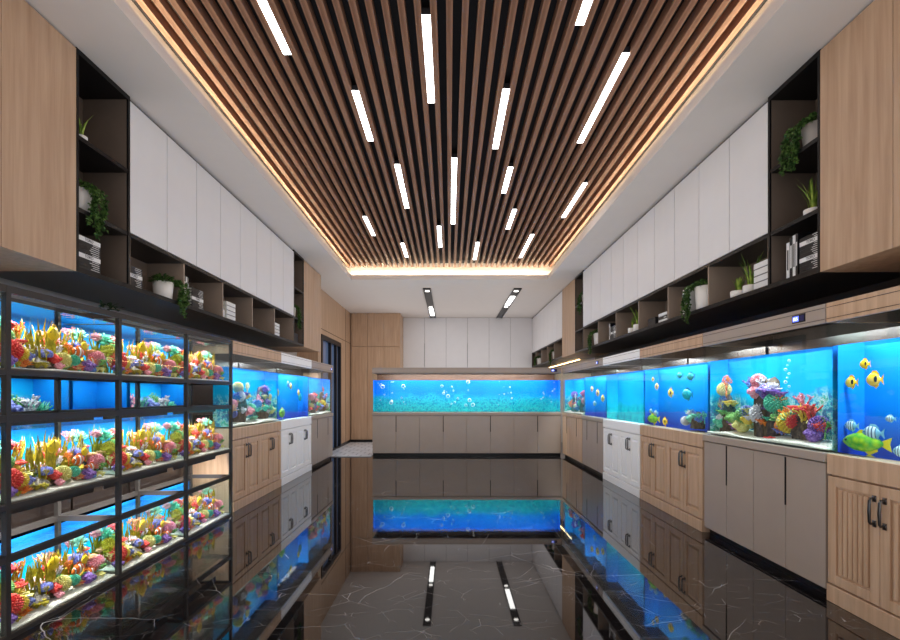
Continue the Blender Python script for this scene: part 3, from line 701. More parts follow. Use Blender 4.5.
def reef(F, wd, where, mounds, seed, palette, fd=.20, z0=TB, zscale=1.0, small=1.0, kinds=None):
    """mounds: (centre x, half width, height, how many corals)"""
    rnd = random.Random(seed); kinds = kinds or ['branching','anemone','rosette','cluster','tube','brain','fan','branching','cluster']
    combos = [(k, c) for k in ['branching','anemone','cluster','ball','fan','rosette'] for c in palette]
    combos = list(dict.fromkeys(combos)); rnd.shuffle(combos)
    ci = 0
    for mi, (cx, hw, hg, n) in enumerate(mounds):
        for ri, (dx, sc) in enumerate(((0, 1.0),)):
            o = bpy.data.objects.new('reef_rock', proto('rock', 'brown', mi % 3)); COL.objects.link(o)
            o.location = F.W(cx, fd*.62, z0+.02); o.rotation_euler = (0, 0, F.rz); rp = proto('rock', 'brown', mi % 3); o.scale = (hw*1.25, .15, hg*.88/max(v.co.z for v in rp.vertices))
            tag(o, 'dark reef rock under the %s coral mound in %s' % (('left', 'middle', 'right')[mi] if len(mounds) == 3 else ('left', 'right')[mi] if len(mounds) == 2 else 'single', where), 'rock')
        for i in range(n):
            k, c = combos[ci]; ci += 1
            u = -1 + 2*(i+.5)/n + rnd.uniform(-.12, .12); lv = rnd.uniform(.15, 1.0)
            x = cx + u*hw; z = hg*(1-abs(u)**1.5*.8)*lv
            sz = rnd.uniform(.10, .155)*small*(1.15 if k in ('branching', 'fan') else .7 if k == 'tube' else 1)
            x = min(max(x, .02+sz*.62), wd-.02-sz*.62)
            y = .03 + sz*.55 + (fd-.06-sz*1.0)*lv*.6; y = min(max(y, .022+sz*.6), fd-.012-sz*.6) if sz*1.2 < fd-.04 else fd*.5
            live(k, c, F.W(x, y, z0+.03+z*.9), sz, where, F.rz + rnd.uniform(-.6, .6)*(k != 'fan'), 'corals in '+where, var=rnd.randrange(2))
def bubbles(F, spots, where, z0=TB):
    me = bubble_me
    for (x, y, z, r) in spots:
        o = bpy.data.objects.new('air_bubble', me); COL.objects.link(o); o.location = F.W(x, y, z0+z); o.scale = (r, r, r)
        tag(o, 'round silvery air bubble rising in %s' % where, 'bubble', 'air bubbles in '+where)
def bubblemat():
    m, nt, out = newmat('bubble'); t = N(nt, 'ShaderNodeBsdfTransparent'); t.inputs[0].default_value = (.92,.98,1,1); d = N(nt, 'ShaderNodeBsdfPrincipled'); d.inputs['Base Color'].default_value = (.9,.97,1,1); d.inputs['Roughness'].default_value = .3
    lw = N(nt, 'ShaderNodeLayerWeight'); lw.inputs[0].default_value = .35; r = ramp(nt, [(.12, (.05,)*3), (.5, (.95,)*3)]); nt.links.new(lw.outputs['Facing'], r.inputs[0])
    mx = N(nt, 'ShaderNodeMixShader'); nt.links.new(r.outputs[0], mx.inputs[0]); nt.links.new(t.outputs[0], mx.inputs[1]); nt.links.new(d.outputs[0], mx.inputs[2]); nt.links.new(mx.outputs[0], out.inputs[0]); return m
bubble_me = MB().blob((0,0,0), 1, 3, 0).mesh('air_bubble', bubblemat(), True)

ALLP = ['purple','pink','white','orange','yellow','red','green','violet','teal','lemon']
COOL = ['white','violet','purple','mint','blue','teal','pink','lemon']
WPM = 13            # lamp watts per metre of tank
def unit(F, wd, cstyle, hood, film, clab, alab, wpm=WPM, **kw):
    cabinet(F, wd, cstyle, clab, ndoor=kw.pop('ndoor', 4)); return aquarium(F, wd, hood, film, alab, wpm*wd, **kw)

# right row, from the camera to the back corner
R1 = RF(2.835); R2 = RF(4.215); R3 = RF(5.615); R4 = RF(6.965); R5 = RF(8.075); R6 = RF(9.49)
unit(R1, 1.38, 'fluted', 'oak', P_FISH, 'oak cabinet with fluted doors and metal pulls at the right edge', 'oak-hooded aquarium of yellow spotted fish at the right edge')
unit(R2, 1.372, 'taupe', 'taupe', P_REEF, 'taupe cabinet with black slot grips under the large right reef tank', 'large taupe-hooded reef aquarium with digital display on the right', disp=1.1)
unit(R3, 1.392, 'oak', 'oak', P_FISH, 'oak panelled cabinet between the white and taupe cabinets on the right', 'oak-hooded blue fish aquarium on the right, beside the taupe one')
unit(R4, 1.342, 'white', 'white', P_WHITE, 'white panelled cabinet with metal pulls in the right row', 'white-hooded aquarium with plain blue water in the right row')
unit(R5, 1.102, 'taupe', 'taupe', P_FISH, 'narrow-looking taupe cabinet beyond the white one on the right', 'taupe-hooded small-fish aquarium beyond the white one on the right', disp=.8)
unit(R6, 1.405, 'oakslot', 'taupe', P_REEF, 'oak cabinet with slot grips in the back right corner', 'taupe-hooded coral aquarium in the back right corner', ndoor=4)
# left row
L1 = LF(4.94); L2 = LF(6.36); L3 = LF(7.76)
unit(L1, 1.412, 'oak', 'oak', P_REEF, 'oak panelled cabinet beside the steel rack on the left', 'oak-hooded reef aquarium beside the steel rack on the left', htop=1.70)
unit(L2, 1.392, 'white', 'white', P_FISH, 'white panelled cabinet with metal pulls in the left row', 'white-hooded fish aquarium in the left row', htop=1.70)
unit(L3, 1.42, 'taupe', 'taupe', P_REEF, 'taupe cabinet with slot grips at the far end of the left row', 'taupe-hooded coral aquarium at the far end of the left row', disp=1.25, htop=1.70)
# long back tank
BK = Fr((-1.47, 9.5, 0), 0)
cabinet(BK, 3.60, 'taupe', 'long taupe eight-door cabinet across the back of the shop', ndoor=8)
aquarium(BK, 3.60, 'taupe', P_BACK, 'long taupe-hooded aquarium of bubbles across the back of the shop', 14*3.6, disp=3.40, back=COPPER, wl=1.445)

wR2 = 'the large right taupe tank'
sandbed(R2, 1.372, wR2)
reef(R2, 1.372, wR2, [(.15, .16, .36, 12), (.66, .25, .50, 32), (1.04, .2, .24, 13)], 4, ALLP+['green','brown'][:0])
live('cluster', 'purple', R2.W(1.17, .08, TB+.04), .12, wR2, extra='round front', var=1)
live('star', 'red', R2.W(.80, .05, TB+.035), .08, wR2)
bubbles(R2, [(.9+.02*math.sin(i*2.1), .1, .36+.028*i, .006+.002*(i % 3)) for i in range(8)], wR2)
wL1 = 'the left oak tank'
sandbed(L1, 1.412, wL1); reef(L1, 1.412, wL1, [(.45, .32, .44, 20), (1.12, .25, .48, 20)], 9, COOL+['yellow','peach'])
wL3 = 'the left taupe tank'
sandbed(L3, 1.42, wL3); reef(L3, 1.42, wL3, [(.5, .3, .36, 14), (1.12, .25, .42, 14)], 12, ALLP)
wR6 = 'the back right corner tank'
sandbed(R6, 1.405, wR6); reef(R6, 1.405, wR6, [(.45, .35, .36, 14), (1.05, .3, .40, 14)], 15, COOL+['red','orange'])
# fish
def school(F, where, items):
    for kind, x, z, s, d, lab in items:
        fish(kind, F.W(x, .09, TB+z), s, F.rz + (0 if d < 0 else PI) + .12, lab + ' in ' + where)
wR1 = "the right edge tank"
school(R1, wR1, [('spot', .06, .40, .075, -1, 'small yellow black-spotted fish leftmost'), ('spot', .15, .496, .06, -1, 'smallest yellow black-spotted fish'), ('spot', .21, .41, .09, -1, 'largest yellow black-spotted fish'),
 ('damsel', .06, .16, .085, -1, 'blue striped fish leftmost'), ('damsel', .20, .13, .115, -1, 'large pale striped fish'), ('damsel', .305, .21, .055, -1, 'tiny pale striped fish'), ('damsel', .37, .05, .09, -1, 'pale striped fish low at right'), ('green', .15, .075, .26, -1, 'big green and yellow fish')])
wR3 = 'the right oak tank'
school(R3, wR3, [('spot', .135, .50, .055, -1, 'small yellow fish, topmost,'), ('spot', .235, .42, .08, -1, 'yellow black-spotted fish, left of centre,'), ('spot', .575, .35, .10, -1, 'yellow black-spotted fish, middle,'),
 ('damsel', .08, .15, .08, -1, 'left pale striped fish'), ('damsel', .21, .135, .09, -1, 'second pale striped fish from the left'), ('tealfish', .925, .335, .17, -1, 'teal fish at right middle'), ('tealfish', .77, .52, .10, -1, 'upper left teal fish'), ('tealfish', .99, .50, .12, -1, 'upper right teal fish'),
 ('green', .145, .07, .24, -1, 'big green and yellow fish'), ('spot', .44, .055, .09, -1, 'lowest yellow fish')])
reef(R3, 1.392, wR3, [(1.05, .17, .18, 9)], 21, ['white','teal','mint','blue'], small=.8)
wR5 = 'the right narrow taupe tank'
school(R5, wR5, [('spot', .25, .42, .10, -1, 'upper left yellow fish'), ('spot', .55, .36, .12, -1, 'middle yellow fish'), ('spot', .8, .28, .11, -1, 'right yellow fish'), ('damsel', .4, .2, .12, -1, 'pale striped fish')])
wL2 = 'the left white tank'
school(L2, wL2, [('spot', .14, .36, .10, -1, 'leftmost yellow fish'), ('spot', .67, .45, .11, -1, 'middle yellow fish'), ('spot', 1.03, .36, .11, -1, 'right yellow fish'), ('damsel', .55, .48, .14, -1, 'upper pale striped fish'), ('tealfish', 1.1, .3, .2, -1, 'teal fish'), ('green', .3, .09, .30, -1, 'big green and yellow fish')])
wB = 'the long back tank'
rnd = random.Random(5); sp = []
for cx in (.17, .4, .62, 1.38, 1.57, 1.85, 2.45, 2.65, 3.25, 3.42):
    for i in range(5):
        sp.append((cx+rnd.uniform(-.07, .07), rnd.uniform(.05, .12), rnd.uniform(.12, .585), rnd.choice((.010, .014, .018, .026, .036)) if cx < 2 else rnd.choice((.009, .012, .015))))
bubbles(BK, sp, wB)

# ------------------------------------------------------------------ steel rack of show tanks
RX, RD = -2.077, .41
YS = [1.56, 2.37, 3.17, 3.98, 4.79]
TIER = [('bottom', 0.0, .40), ('middle', .617, 1.065), ('top', 1.255, 1.677)]
bayn = ['cropped', 'left', 'centre', 'right']
rack = empty('tank_rack', (RX-RD/2, 3.17, 0)); tag(rack, 'dark steel three-tier aquarium rack along the left side', 'rack')
def rb(nm, x0, x1, y0, y1, z0, z1):
    B(x0-rack.location.x, x1-rack.location.x, y0-rack.location.y, y1-rack.location.y, z0, z1).build(nm, FRAME, rack)
PW = .026
for j, y in enumerate(YS):
    for x in (RX, RX-RD+PW):
        rb('post', x-PW, x, y-PW, y, 0, 1.677)
for nm, z0, z1 in TIER:
    for z, th in ((z0, .024), (z1-.034, .034)):
        for x in (RX, RX-RD+PW):
            for a, b in zip(YS[:-1], YS[1:]): rb('rail', x-PW+.001, x-.001, a, b-PW, z, z+th)
        for y in YS: rb('cross_bar', RX-RD+PW, RX-PW, y-PW+.001, y-.001, z, z+th)
SEAG = {}
def rack_tank(nm, z0, z1, bi):
    ya, yb = YS[bi], YS[bi+1]-PW; wd = yb-ya; nmr = {'top': 'top', 'middle': 'middle-row', 'bottom': 'bottom'}[nm]
    where = 'the %s %s rack tank' % (nmr, bayn[bi])
    F = LF(ya, RX-.002)
    zb = z0+.0245; h = (z1-.0345)-zb; g = .006; dp = RD-.004
    t = F.root('show_tank', 0, 0, zb); tag(t, 'show tank packed with coral, %s of the rack, %s bay' % ({'top': 'top tier', 'middle': 'middle tier', 'bottom': 'bottom tier'}[nm], {'cropped': 'leftmost cropped', 'left': 'wide left', 'centre': 'centre', 'right': 'right end'}[bayn[bi]]), 'aquarium', 'show tanks in the rack')
    B(.002, wd-.002, .002, dp-.002, 0, g).build('glass_base', plain('tank_floor', hexc(90,80,70), .4, .3), t)
    B(.002, wd-.002, .002, .002+g, g, h).build('front_glass', GLASS, t)
    B(.002, .002+g, .002+g, dp-.004, g, h).build('side_glass', SIDEG, t); B(wd-.002-g, wd-.002, .002+g, dp-.004, g, h).build('side_glass', SIDEG, t)
    wl = h*.90
    B(.009, wd-.009, dp-.008, dp-.004, g, wl+.01).build('backdrop', P_RACK, t)
    m = MB(); m.add([(.009,.009,wl),(wd-.009,.009,wl),(wd-.009,dp-.010,wl),(.009,dp-.010,wl),(.009,.009,g+.001),(wd-.009,.009,g+.001),(wd-.009,dp-.010,g+.001),(.009,dp-.010,g+.001)], [[0,1,2,3],[4,7,6,5],[0,4,5,1],[1,5,6,2],[2,6,7,3],[3,7,4,0]])
    m.build('water', WATERR, t)
    zl = h if nm != 'bottom' else .617-.011-zb         # the lowest tanks get their added light under the tier above
    m = MB(); m.box(.03, wd-.03, .135, .185, zl+.004, zl+.010); m.box(.03, wd-.03, .135, .139, zl-(.027 if nm != 'bottom' else .050), zl+.004)
    m.build('lamp', FRAME, t)  # added light bar; its front skirt hides the glow from below
    area('added_tank_light', (wd/2, .152, zl+.002), (math.radians(2), 0, 0), wd*.8, .022, (8 if nm != 'bottom' else 12)*TANKW, (1, .98, .94), t)  # light added to brighten the rack tank, no fixture known here
    # sand
    sandbed(Fr(F.W(0, -.012, 0), F.rz), wd, where, fd=dp-.0, z0=zb-.006, hgt=.022)
    rn = random.Random(bi)
    def q(u, v, s): return min(max(.012+s*.55, u*wd), wd-.012-s*.55), min(max(.012+s*.55, v*dp), dp-.016-s*.55)
    lo = .70 if bi == 0 else 0.0
    used = set()
    def put(kind, col, u, v, zf, s, extra='', rz=0, sq=1.0, var=0):
        if u < lo: return
        s *= .74; zf *= .92; used.add((kind, col)); x, y = q(u, v, s); live(kind, col, F.W(x, y, zb+.02+zf*h), s, where, F.rz+rz, None, extra, var, sq)
    # olive seagrass along the back
    for i in range(13):
        u = .15 + i*.06; 
        if u < lo: continue
        s = h*rn.uniform(.66, .84); v = rn.uniform(.34, .62)
        o = live('grass', 'olive' , F.W(u*wd, v*dp, zb+.016), s, where, F.rz+rn.uniform(-.3,.3), 'seagrass clumps in '+where, 'tall', i % 3)
        o.scale = (.20, .16, s)
    put('rock', 'brown', .12, .66, 0, .22, 'tall left', sq=.95*h/.22*.6); put('rock', 'grey', .92, .70, 0, .2, 'tall right', sq=1.2*h/.2*.42, var=1); 
    put('rock', 'grey', .38, .30, 0, .20, 'front', sq=.7, var=2); put('rock', 'brown', .52, .28, 0, .12, 'small', sq=.9)
    put('anemone', 'teal', .13, .45, .55, .16); put('cluster', 'crimson', .27, .5, .58, .11); put('branching', 'orange', .36, .52, .50, .13); put('anemone', 'pink', .06, .5, .62, .11)
    put('table', 'red', .27, .38, .30, .13, 'left'); put('ball', 'red', .12, .22, .07, .155, var=1); put('rosette', 'lemon', .25, .26, .18, .14); put('anemone', 'olive', .08, .3, .30, .12)
    put('anemone', 'orange', .20, .18, .0, .10); put('cluster', 'purple', .06, .14, .0, .10, 'left'); put('rosette', 'olive', .1, .12, .0, .10, 'front'); put('branching', 'teal', .19, .34, .1, .14, 'low')
    put('brain', 'violet', .43, .26, .19, .10); put('rosette', 'orange', .42, .34, .27, .10); put('rosette', 'olive', .33, .16, .0, .12, 'second'); put('leaf', 'green', .35, .35, .15, .14, 'left')
    put('ball', 'lemon', .57, .24, .03, .125); put('branching', 'peach', .62, .55, .40, .16); put('anemone', 'pink', .645, .45, .44, .10, 'second'); put('leaf', 'green', .66, .35, .0, .17, 'middle'); put('leaf', 'teal', .74, .25, .0, .13)
    put('cluster', 'purple', .76, .13, .0, .115, 'right'); put('rosette', 'lemon', .88, .14, .0, .11, 'right'); put('rosette', 'orange', .86, .26, .12, .12, 'right'); put('table', 'peach', .9, .32, .28, .12); put('ball', 'pink', .96, .24, .12, .13)
    put('table', 'red', .93, .45, .42, .10, 'right'); put('anemone', 'mint', .93, .5, .58, .15); put('branching', 'pink', .88, .6, .58, .13); put('cluster', 'orange', .80, .42, .26, .10); put('rosette', 'yellow', .82, .5, .38, .11)
    put('anemone', 'peach', .70, .2, .02, .09); put('cluster', 'pink', .49, .16, .0, .07); put('branching', 'crimson', .5, .42, .14, .13); put('anemone', 'green', .60, .36, .14, .11); put('cluster', 'yellow', .16, .4, .38, .09); put('rosette', 'crimson', .33, .44, .36, .10); put('branching', 'yellow', .75, .45, .12, .15); put('brain', 'blue', .83, .2, .0, .08)
    # small filler corals between the big ones: one of each kind and colour not used yet
    rn2 = random.Random(77)
    fill = [(k, c) for k in ('branching', 'anemone', 'cluster', 'rosette', 'fan', 'leaf', 'ball') for c in ('yellow', 'olive', 'green', 'orange', 'red', 'white', 'peach', 'lemon', 'teal', 'violet', 'crimson')
            if (k, c) not in used and (k, c) not in (('leaf', 'white'), ('leaf', 'red'), ('leaf', 'violet'))]
    if lo == 0:
        rn2.shuffle(fill)
        for i, (k, c) in enumerate(fill[:30]):
            u = (i % 15 + .5)/15 + rn2.uniform(-.025, .025); row = i//15; v = (.22, .36)[row] + rn2.uniform(-.05, .05); zf = (.05, .24)[row] + rn2.uniform(-.04, .10)
            put(k, c, u, v, zf, rn2.uniform(.075, .115) + .03*row, 'small')
    def f_(kind, u, v, zf, s, lab):
        if u < lo: return
        fish(kind, F.W(u*wd, v*dp, zb+zf*h), s, F.rz+.15, lab+' in '+where)
    f_('yellow', .52, .28, .60, .115, 'large yellow fish'); f_('yellow', .78, .22, .47, .075, 'small yellow fish'); f_('clown', .70, .2, .36, .13, 'orange and white striped fish, upper,'); f_('clown', .82, .18, .22, .10, 'orange and white striped fish, lower,')
    return t
for bi in range(4):
    for nm, z0, z1 in TIER: rack_tank(nm, z0, z1, bi)
# sprig on the rack
m = MB(); rn = random.Random(3)
for i in range(40):
    a = rn.uniform(0, 2*PI); r = rn.uniform(0, .07); m.leaf((r*math.cos(a), r*math.sin(a), rn.uniform(0, .045)), (rn.uniform(-1,1), rn.uniform(-1,1), rn.uniform(-.1,.6)), (0,0,1), .035, .02)
m.tube([(-.08, 0, .004), (0, .01, .02), (.07, -.01, .01)], .003, 5)
o = m.build('leaf_sprig', LEAFD); o.location = (RX-.05, 3.13, 1.678); tag(o, 'small dark leafy sprig lying on top of the steel rack', 'plant')

# low wall tanks behind the rack
RW = [(2.60, .74, 'coral', 'first'), (3.36, .58, 'blue', 'second'), (3.96, .86, 'coral', 'third')]
for y, wd, kd, od in RW:
    F = LF(y, -2.53)
    t = F.root('tank_stand'); tag(t, 'dark low stand behind the steel rack, %s from the camera' % od, 'stand', 'stands behind the rack')
    B(0, wd, 0, .26, 0, .96).build('carcass', DARKP, t); B(.0, wd, -.004, 0, .93, .96).build('edge_strip', OAK, t)
    t = F.root('wall_tank', 0, 0, .96); tag(t, '%s wall tank seen through the rack, %s from the camera' % ('coral' if kd == 'coral' else 'plain blue', od), 'aquarium', 'wall tanks behind the rack')
    B(.002, wd-.002, .004, .25, 0, .008).build('glass_base', SIDEG, t); B(.002, wd-.002, .0, .006, 0, .36).build('front_glass', GLASS, t)
    B(.004, wd-.004, .244, .25, .01, .36).build('backdrop', P_REEF if kd == 'coral' else P_FISH, t); B(.002, .01, .006, .244, .01, .36).build('side_glass', P_FISH, t); B(wd-.01, wd-.002, .006, .244, .01, .36).build('side_glass', P_FISH, t)
    B(.012, wd-.012, .008, .242, .01, .33).build('water', WATER, t); B(0, wd, 0, .25, .36, .385).build('lid', KICK, t)
    area('wall_tank_lamp', (wd/2, .06, .355), (math.radians(12), 0, 0), wd*.85, .04, 3.2*wd*TANKW, (1,1,1), t)
    if kd == 'coral':
        where = 'the %s wall tank behind the rack' % od; rn = random.Random(int(y*10)); i = 0
        for k, c in (('branching','purple'),('fan','pink'),('branching','mint'),('cluster','violet'),('fan','green'),('branching','white'),('anemone','teal')):
            s = .20; live(k, c, F.W(.11+i*(wd-.22)/6, .125, .97+rn.uniform(0, .03)), s, where, F.rz, 'corals in '+where); i += 1

# ------------------------------------------------------------------ things on the shelves
def pot_mesh(r, h): return MB().lathe([(r*.80, 0), (r*.84, .004), (r, h), (r*.93, h), (r*.90, h-.018)], 28)
def foliage(seed, n, R, hgt, L):
    rn = random.Random(seed); m = MB()
    for i in range(n):
        a = rn.uniform(0, 2*PI); r = R*math.sqrt(rn.random()); z = rn.uniform(0, hgt)*(1-.5*(r/R)**2)
        m.leaf((r*math.cos(a), r*math.sin(a), z), (math.cos(a)+rn.uniform(-.8,.8), math.sin(a)+rn.uniform(-.8,.8), rn.uniform(-.2,.9)), (0,0,1), L*rn.uniform(.7,1.2), L*.62)
    return m
def vines(seed, n, R, drop, L, spread, z0=.0):
    """n trailing stems over the front edge (-y), leaves along them"""
    rn = random.Random(seed); m = MB()
    for i in range(n):
        x = -spread/2 + spread*(i+.5)/n + rn.uniform(-.01, .01); d = drop*rn.uniform(.55, 1.0) if i != n//2 else drop; pts = []
        for j in range(14):
            t = j/13; pts.append((x + .02*math.sin(t*4+i), -R*.5 - R*.75*min(1, t*3.2) - rn.uniform(0, .022), z0 + .03*math.sin(min(1, t*3)*PI) - d*max(0, t-.14)/.86))
        m.tube(pts, .0022, 4)
        for p in pts:
            for _ in range(6): m.leaf(p, (rn.uniform(-1,1), rn.uniform(-1,.4), rn.uniform(-.9,.3)), (0,-1,.4), L*rn.uniform(.7,1.15), L*.72)
    return m
def potted_trailer(P, rz, r, h, drop, label, seed, spread=.14, shift=0.0, mat=None):
    t = empty('potted_plant', P, rz); tag(t, label, 'potted plant', 'trailing plants on the shelves')
    pot_mesh(r, h).build('pot', mat or POTM, t, True); MB().lathe([(r*.9, 0), (r*.9, .008)], 20, (0,0,h-.03)).build('soil', SOIL, t)
    f = foliage(seed, 230, r*1.05, .07, .034).build('foliage', LEAF, t); f.location = (0, 0, h-.01)
    v = vines(seed+1, 9, r*1.0, drop, .025, spread).build('trailing_stems', LEAF, t); v.location = (shift, 0, h)
    return t
def potted_grass(P, rz, r, h, tall, label, seed, n=18):
    t = empty('potted_grass', P, rz); tag(t, label, 'potted plant', 'small grass plants on the shelves')
    MB().lathe([(r*.86, 0), (r*.95, .006), (r, h*.8), (r*.97, h), (r*.85, h), (r*.82, h*.85)], 24).build('pot', POTM, t, True)
    rn = random.Random(seed); m = MB()
    for i in range(n):
        a = rn.uniform(0, 2*PI); L = tall*rn.uniform(.55, 1); ln = rn.uniform(.1,.55); d = Vector((math.cos(a), math.sin(a), 0)); b = d*r*.4*rn.random()
        pts = [b + d*ln*L*t*t + Vector((0, 0, h*.8 + L*t)) for t in (0, .35, .7, 1)]; m.strip(pts, [.009, .012, .009, .001], (-math.sin(a), math.cos(a), 0))
    m.build('leaves', GRASSP, t); return t
_tm = {}
def title_mesh(body, size, mat):
    k = (body, round(size, 4), mat.name)
    if k not in _tm:
        cu = bpy.data.curves.new('spine_title', 'FONT'); cu.body = body; cu.size = size; cu.align_x = 'CENTER'; cu.align_y = 'CENTER'; cu.extrude = .0004
        tmp = bpy.data.objects.new('tmp', cu); COL.objects.link(tmp)
        dg = bpy.context.evaluated_depsgraph_get(); me = bpy.data.meshes.new_from_object(tmp.evaluated_get(dg)); me.materials.clear(); me.materials.append(mat)
        bpy.data.objects.remove(tmp); _tm[k] = me
    return _tm[k]
def book_flat(P, rz, wd, dp, th, white, label, group, title=None, lines=0):
    t = empty('book', P, rz); tag(t, label, 'book', group)
    mat = BKWHITE if white else BKBLACK; c = .003
    m = MB(); m.box(-wd/2, wd/2, 0, dp, 0, c); m.box(-wd/2, wd/2, 0, dp, th-c, th); m.box(-wd/2, wd/2, 0, c, c, th-c); m.build('cover', mat, t)
    B(-wd/2+.004, wd/2-.004, c, dp-.004, c, th-c).build('pages', PAPER, t)
    m = MB(); rn = random.Random(int(P[2]*1000+th*1e4))
    if lines < 0:
        B(-wd/2, wd/2, -.0012, 0, 0, th*.17).build('gap_line', GAPM, t)  # grey strip painted in for the dark gap between stacked books
    if lines > 0:
        for k in range(lines):
            x0 = wd*(.02+.16*rn.random()); x1 = wd/2 - wd*.06; zc = th*(k+.5)/lines; m.box(x0, x1, -.0012, 0, zc-th*.13/lines, zc+th*.13/lines)
        m.build('spine_lettering', BKWHITE if not white else BKBLACK, t)
    if title:
        o = bpy.data.objects.new('spine_title', title_mesh(title, th*.95, BKBLACK if white else BKWHITE)); COL.objects.link(o); o.parent = t; o.location = (0, -.0012, th/2); o.rotation_euler = (PI/2, 0, 0)
    return t
STK = ['bottom', 'second', 'third', 'fourth', 'fifth', 'sixth', 'seventh', 'eighth', 'ninth', 'tenth']
def stack(F, x, y, z, spec, wd, dp, where):
    for i, (th, wh, ti, ln) in enumerate(spec):
        pos = 'bottom' if i == 0 else 'top' if i == len(spec)-1 else STK[i]+' up'
        book_flat(F.W(x, y, z), F.rz, wd*(1-.008*(i % 3)), dp, th, wh, '%s book, %s of stack %s' % ('white' if wh else 'black', pos, where), 'stacked books '+where, ti, ln); z += th+.0006
def uprights(F, x, y, z, spec, dp, where):
    for i, (th, hg, wh) in enumerate(spec):
        t = empty('book', F.W(x, y, z), F.rz); tag(t, '%s upright book, %s from the left, %s' % ('white' if wh else 'black', ('first', 'second', 'third', 'fourth')[i], where), 'book', 'upright books '+where)
        mat = BKWHITE if wh else BKBLACK; c = .003
        m = MB(); m.box(0, c, 0, dp, 0, hg); m.box(th-c, th, 0, dp, 0, hg); m.box(c, th-c, 0, c, 0, hg); m.build('cover', mat, t); B(c, th-c, c, dp-.004, .004, hg-.004).build('pages', PAPER, t)
        m = MB(); m.box(th*.3, th*.7, -.0012, 0, hg*.25, hg*.8); m.build('spine_lettering', BKWHITE if not wh else BKBLACK, t)
        x += th+.0015
SPEC = [(.024, False, None, 2), (.024, False, None, 2), (.024, False, None, 2), (.026, True, 'TORO', 0), (.024, False, None, 2), (.024, False, None, 2), (.024, False, None, 2), (.026, True, 'TORO', 0)]
Z1, Z2, Z3 = ZB+.0305, 2.2475, 2.6655
def X_R(px, Y0=None): return 8.01 - 2.14*500/(px-449.5)          # pixel column on the right front plane -> local x
def X_L(px): return 2.14*500/(449.5-px) - 3.35
# left
potted_grass(Lw.W(-.38, .05, Z3), Lw.rz, .035, .03, .19, 'tiny grass plant alone on the upper shelf of the left column', 1, 10)
potted_trailer(Lw.W(-.33, .12, Z2), Lw.rz, .085, .15, .27, 'white pot with long trailing plant in the left shelf column', 2, .14, .03)
stack(Lw, -.34, .03, Z1, SPEC, .20, .16, 'in the left shelf column')
stack(Lw, .125, .05, Z1, SPEC[:6], .18, .16, 'at the near end of the left long shelf')
potted_trailer(Lw.W(.56, .10, Z1), Lw.rz, .075, .14, .25, 'white pot with trailing plant on the left long shelf, between book stacks', 3, .12, .10)
uprights(Lw, .74, .03, Z1, [(.026, .24, False), (.022, .235, True), (.02, .23, False)], .16, 'beside the second left stack')
stack(Lw, .98, .04, Z1, SPEC[:7], .20, .16, 'in second compartment of left long shelf')
potted_grass(Lw.W(1.44, .06, Z1), Lw.rz, .042, .075, .10, 'small white pot with short grass on the left long shelf', 4)
stack(Lw, 1.62, .03, Z1, [(.045, True, None, -1), (.042, True, None, -1), (.045, True, None, -1), (.042, True, None, -1)], .20, .16, 'of white books on the left long shelf')
stack(Lw, 2.95, .03, Z1, [(.04, True, None, -1), (.04, True, None, -1), (.04, True, None, -1), (.04, True, None, -1)], .17, .15, 'at the far end of the left long shelf')
potted_trailer(Lw.W(3.74, .12, Z2), Lw.rz, .08, .15, .30, 'trailing plant in the narrow far column on the left', 5, .12, .05)
def box_(F, x, y, z, wd, dp, hg, label, mat):
    t = F.root('storage_box', x, y, z); tag(t, label, 'box')
    B(-wd/2, wd/2, 0, dp, 0, hg*.7).build('body', mat, t, bevel=.002); B(-wd/2-.002, wd/2+.002, -.002, dp+.002, hg*.7, hg).build('lid', mat, t, bevel=.002)
box_(Lw, 3.76, .05, Z1, .24, .2, .14, 'dark box in the bottom of the narrow left column', BKBLACK)
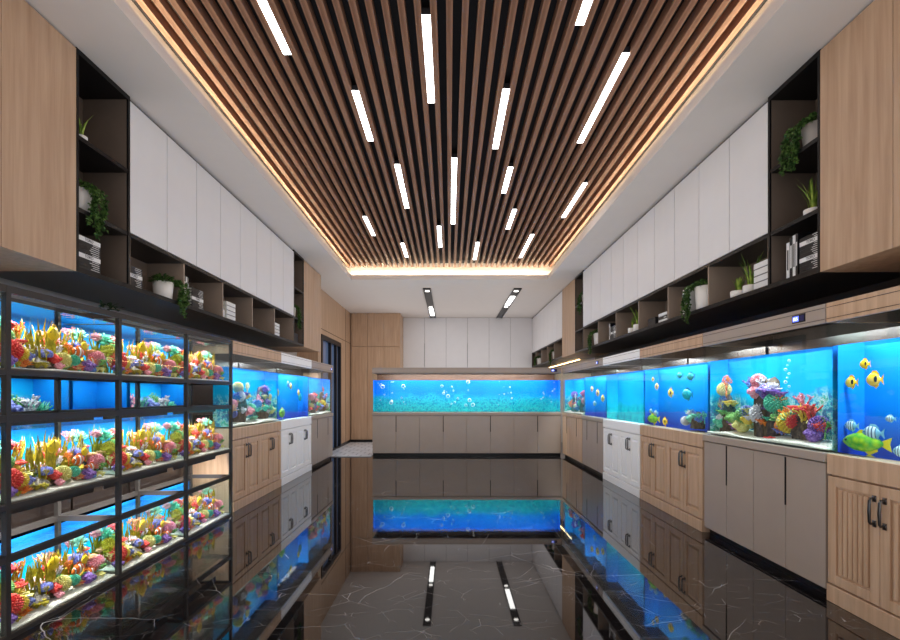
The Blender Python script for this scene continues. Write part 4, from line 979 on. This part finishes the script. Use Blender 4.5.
# right
potted_trailer(Rw.W(4.955, .11, Z3), Rw.rz, .085, .14, .24, 'pale grey pot with bushy trailing plant in the right shelf column', 6, .17, -.07, plain('grey_pot', hexc(170,164,160), .5, .4))
potted_grass(Rw.W(4.97, .07, Z2), Rw.rz, .05, .04, .24, 'white bowl of spiky grass in the right shelf column', 7)
uprights(Rw, 4.79, .03, Z1, [(.028, .235, True), (.028, .26, False), (.024, .265, True), (.02, .27, False)], .17, 'in the right shelf column')
stack(Rw, 5.005, .03, Z1, SPEC+SPEC[:1], .19, .17, 'in the right shelf column')
stack(Rw, 4.53, .03, Z1, [(.048, True, None, -1), (.045, True, None, -1), (.048, True, None, -1), (.045, True, None, -1)], .17, .16, 'of white books near right column')
potted_grass(Rw.W(4.20, .06, Z1), Rw.rz, .055, .05, .14, 'low white pot of short grass on the right long shelf', 8)
potted_grass(Rw.W(4.33, .08, Z1), Rw.rz, .055, .065, .26, 'white bowl of tall spiky grass on the right long shelf', 9, 26)
uprights(Rw, 3.36, .03, Z1, [(.028, .23, True), (.03, .25, False), (.026, .24, True)], .16, 'beside the trailing plant on the right')
potted_trailer(Rw.W(3.66, .10, Z1), Rw.rz, .10, .20, .30, 'tall white pot with trailing plant on the right long shelf', 10, .12, -.09)
box_(Rw, 2.64, .03, Z1, .20, .16, .085, 'black storage box on the right long shelf', BKBLACK); 
stack(Rw, 2.92, .03, Z1, [(.03, True, None, -1), (.03, False, None, 1), (.035, True, None, -1)], .20, .16, 'lying flat next to the black box on the right')
potted_grass(Rw.W(2.02, .05, Z1), Rw.rz, .05, .06, .16, 'left white grass pot of the pair in the middle of the right shelf', 12)
potted_grass(Rw.W(2.18, .06, Z1), Rw.rz, .055, .08, .24, 'right white grass pot of the pair in the middle of the right shelf', 13)
stack(Rw, 1.38, .03, Z1, SPEC[:7], .20, .16, 'near the far end of the right shelf')
uprights(Rw, 1.22, .03, Z1, [(.026, .22, True), (.026, .23, False)], .15, 'beside the far dark stack on the right')
potted_trailer(Rw.W(.55, .10, Z1), Rw.rz, .09, .18, .30, 'trailing plant at the far end of the right long shelf', 14, .14, -.07)
potted_trailer(Rw.W(-.22, .12, 2.66), Rw.rz, .08, .15, .32, 'trailing plant in the narrow far column on the right', 15, .16, -.03)
potted_trailer(Rw.W(-2.45, .10, Z1), Rw.rz, .09, .17, .26, 'trailing plant on the far corner shelf, nearer one', 16, .16, -.03)
potted_trailer(Rw.W(-4.3, .10, Z1), Rw.rz, .09, .17, .20, 'trailing plant on the far corner shelf, deepest one', 17, .16, -.03)
